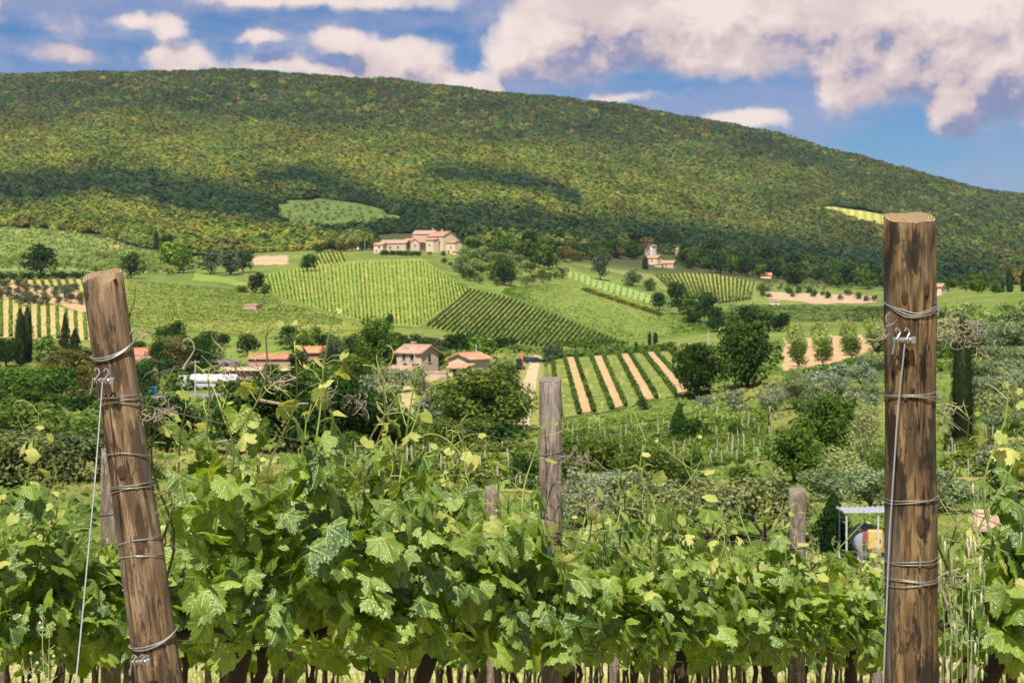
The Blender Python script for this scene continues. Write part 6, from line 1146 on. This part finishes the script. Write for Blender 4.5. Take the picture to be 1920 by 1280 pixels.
# rows further back: whole plants, their leaves joined
for r_ in range(3, 9):
    S = S2 + NV * (-1.8 * (r_ - 2)); 
    for i in range(34):
        s = -4 + .82 * i + (r_ % 2) * .3; p = S + DV * s; px = p.x / p.y * F + HX
        if px < -120 or px > 2040 or p.y < 4 or p.y > 34: continue
        grapevine(S, s, f'vine in the {nth(r_)} row back from the camera, behind the front row', 'vines of the rows behind', 6, 1.12, 1.45, 0, 150 if r_ < 6 else 80, 700 + r_ * 40 + i, tips=False, lsize=1.3)
# support stakes beside the trunks
SM = MB(); SM.tube([(0, 0, -.15), (.006, .004, .45), (0, 0, 1.0)], [.020, .019, .017], 8); SMe = SM.mesh('support_stake', [WOOD_S])
rs = random.Random(9); cnt = 0
for r_ in range(1, 9):
    S = S1 if r_ == 1 else S2 + NV * (-1.8 * (r_ - 2))
    for i in range(44):
        s = -4 + .82 * i + rs.uniform(-.25, .25); p = S + DV * s; px = p.x / p.y * F + HX
        if r_ == 1 and s < .3: continue
        if px < -30 or px > 1950 or p.y < 3.9 or p.y > 26 or (r_ > 1 and p.y < 5): continue
        cnt += 1
        if cnt > 285: continue
        q = rp(S, s, rs.uniform(-.04, .04), 0); o = link('support_stake', SMe, None, q); o.rotation_euler = (rs.uniform(-.07, .07), rs.uniform(-.10, .10), rs.random() * 6); o.scale = (rs.uniform(.5, 1.05),) * 2 + (rs.uniform(.8, .98),); tag(o, 'weathered stake supporting a vine trunk under the leaves', 'stake', 'stakes under the vines')
# grape flower cluster
b = MB(); R_ = random.Random(4); c0 = FW(462, 1071, 4.1)
for i in range(60):
    f = i / 60; c = c0 + Vector((-.02 + .075 * f + R_.gauss(0, .006), R_.gauss(0, .008), R_.gauss(0, .010 * (1.2 - f)))); b.tube([c, c + Vector((.001, 0, .004)), c + Vector((0, 0, .007))], [.0018, .0030, .0016], 5)
tag(b.build('grape_flower', plain('unripe_grape', (.28, .36, .10), .5)), 'small green flower cluster between leaves near the leaning post', 'grape flower')
# wild oats by the thick post and a dry weed at left
def oats(px, py, Y, label, seed, n=7, h=.5):
    R_ = random.Random(seed); top = FW(px, py, Y); base = Vector((top.x - .02, Y, float(gz(top.x, Y)))); e = empty('wild_oat', base, label, 'wild oat')
    GR = plain('oat_green', (.22, .26, .12), .6, .3, 30.)
    for i in range(n):
        d = Vector((R_.uniform(-.05, .07), R_.uniform(-.05, .05), 0)); H_ = top.z - base.z - R_.uniform(0, .22); b = MB(); pts = [d * (k / 8) ** 1.5 + Vector((R_.uniform(-.003, .003), 0, H_ * k / 8)) + d * .2 for k in range(9)]; b.tube(pts, [.0019 - .00015 * k for k in range(9)], 5); st = b.build('stem', GR, e)
        for k in range(7):
            a = pts[8].lerp(pts[6], k / 7 * 1.1); dr = Vector((R_.uniform(-.02, .03), R_.uniform(-.02, .02), 0)); b = MB(); q = a + dr; b.tube([a, q + Vector((0, 0, .006)), q, q + Vector((0, 0, -.008)), q + Vector((0, 0, -.022)), q + Vector((.001, 0, -.030))], [.0005, .0005, .0007, .0034, .0026, .0005], 6); b.build('spikelet', DRYG if R_.random() < .5 else GR, st)
DRYG = plain('oat_straw', (.44, .42, .26), .7, .25, 30.)
oats(1815, 905, 3.7, 'nodding wild oats right of the thick post', 3, 8)
def weed(px, py, Y, label, seed):
    R_ = random.Random(seed); top = FW(px, py, Y); base = Vector((top.x + .01, Y, top.z - .6)); e = empty('dry_weed', base, label, 'dry weed'); b = MB(); st = []
    for i in range(5):
        x = R_.uniform(-.10, .10); h = .6 - abs(x) * 1.2 - R_.uniform(0, .12); pts = [Vector((x * (k / 6) ** 1.3, R_.uniform(-.01, .01), h * k / 6)) for k in range(7)]; b.tube(pts, [.0024 - .0003 * k for k in range(7)], 5)
        for k in range(5): q = pts[6].lerp(pts[3], k / 5); b.tube([q, q + Vector((R_.uniform(-.03, .03), 0, R_.uniform(.01, .03)))], [.0012, .0006], 4); st.append(q + Vector((R_.uniform(-.03, .03), 0, .025)))
    b.build('stem', DRYG, e); 
    for q in st[::2]: b = MB(); b.tube([q, q + Vector((0, 0, .006)), q + Vector((0, 0, .012))], [.002, .006, .001], 6); b.build('seed_head', DRYG, e)
weed(85, 1135, 4.9, 'dry branched weed at the lower left', 8)
# dry grass between the rows
def vine_grass():
    r = np.random.default_rng(31); N = 26000; Y = r.uniform(4.5, 60, N) ** 1.0; X = r.uniform(-.36, .36, N) * Y; Z = gz(X, Y); h = r.uniform(.05, .22, N) * (1 + Y * .012); a = r.random(N) * 6.28; w = .004 + .0007 * Y; lean = r.normal(0, .35, (N, 2)) * h[:, None]
    A = np.stack([X - np.cos(a) * w, Y - np.sin(a) * w, Z], 1); B = np.stack([X + np.cos(a) * w, Y + np.sin(a) * w, Z], 1); T_ = np.stack([X + lean[:, 0], Y + lean[:, 1], Z + h], 1); V = np.stack([A, B, T_], 1).reshape(-1, 3)
    m, t, b = mat('meadow_grass'); rr = t.n('ShaderNodeAttribute', attribute_name='rnd').outputs['Fac']; leafy(t, b, t.mix(t.ss(rr, .2, .8), (.16, .24, .04), (.52, .46, .20)), .3, .1, .7)
    tag(link('grass', mesh('grass', V, np.arange(3 * N).reshape(-1, 3), [m], rnd=r.random(N))), 'dry and green grass on the ground between the vines', 'grass', kind='stuff')
vine_grass()

# ---------------------------------------------------------------- summer haze over the valley
hz = MB(); hz.box(-2900, 2900, -60, 4900, -420, 520); hm = bpy.data.materials.new('valley_haze'); hm.use_nodes = True; hn = NT(hm.node_tree); hn.N.remove(hn.N['Principled BSDF'])
hv = hn.n('ShaderNodeVolumePrincipled'); hv.inputs['Color'].default_value = (.72, .84, 1, 1); hv.inputs['Density'].default_value = .000026; hv.inputs['Anisotropy'].default_value = .0; hn.L.new(hv.outputs[0], hn.N['Material Output'].inputs['Volume'])
tag(hz.build('haze', hm), 'thin blue summer haze over the valley', kind='stuff')
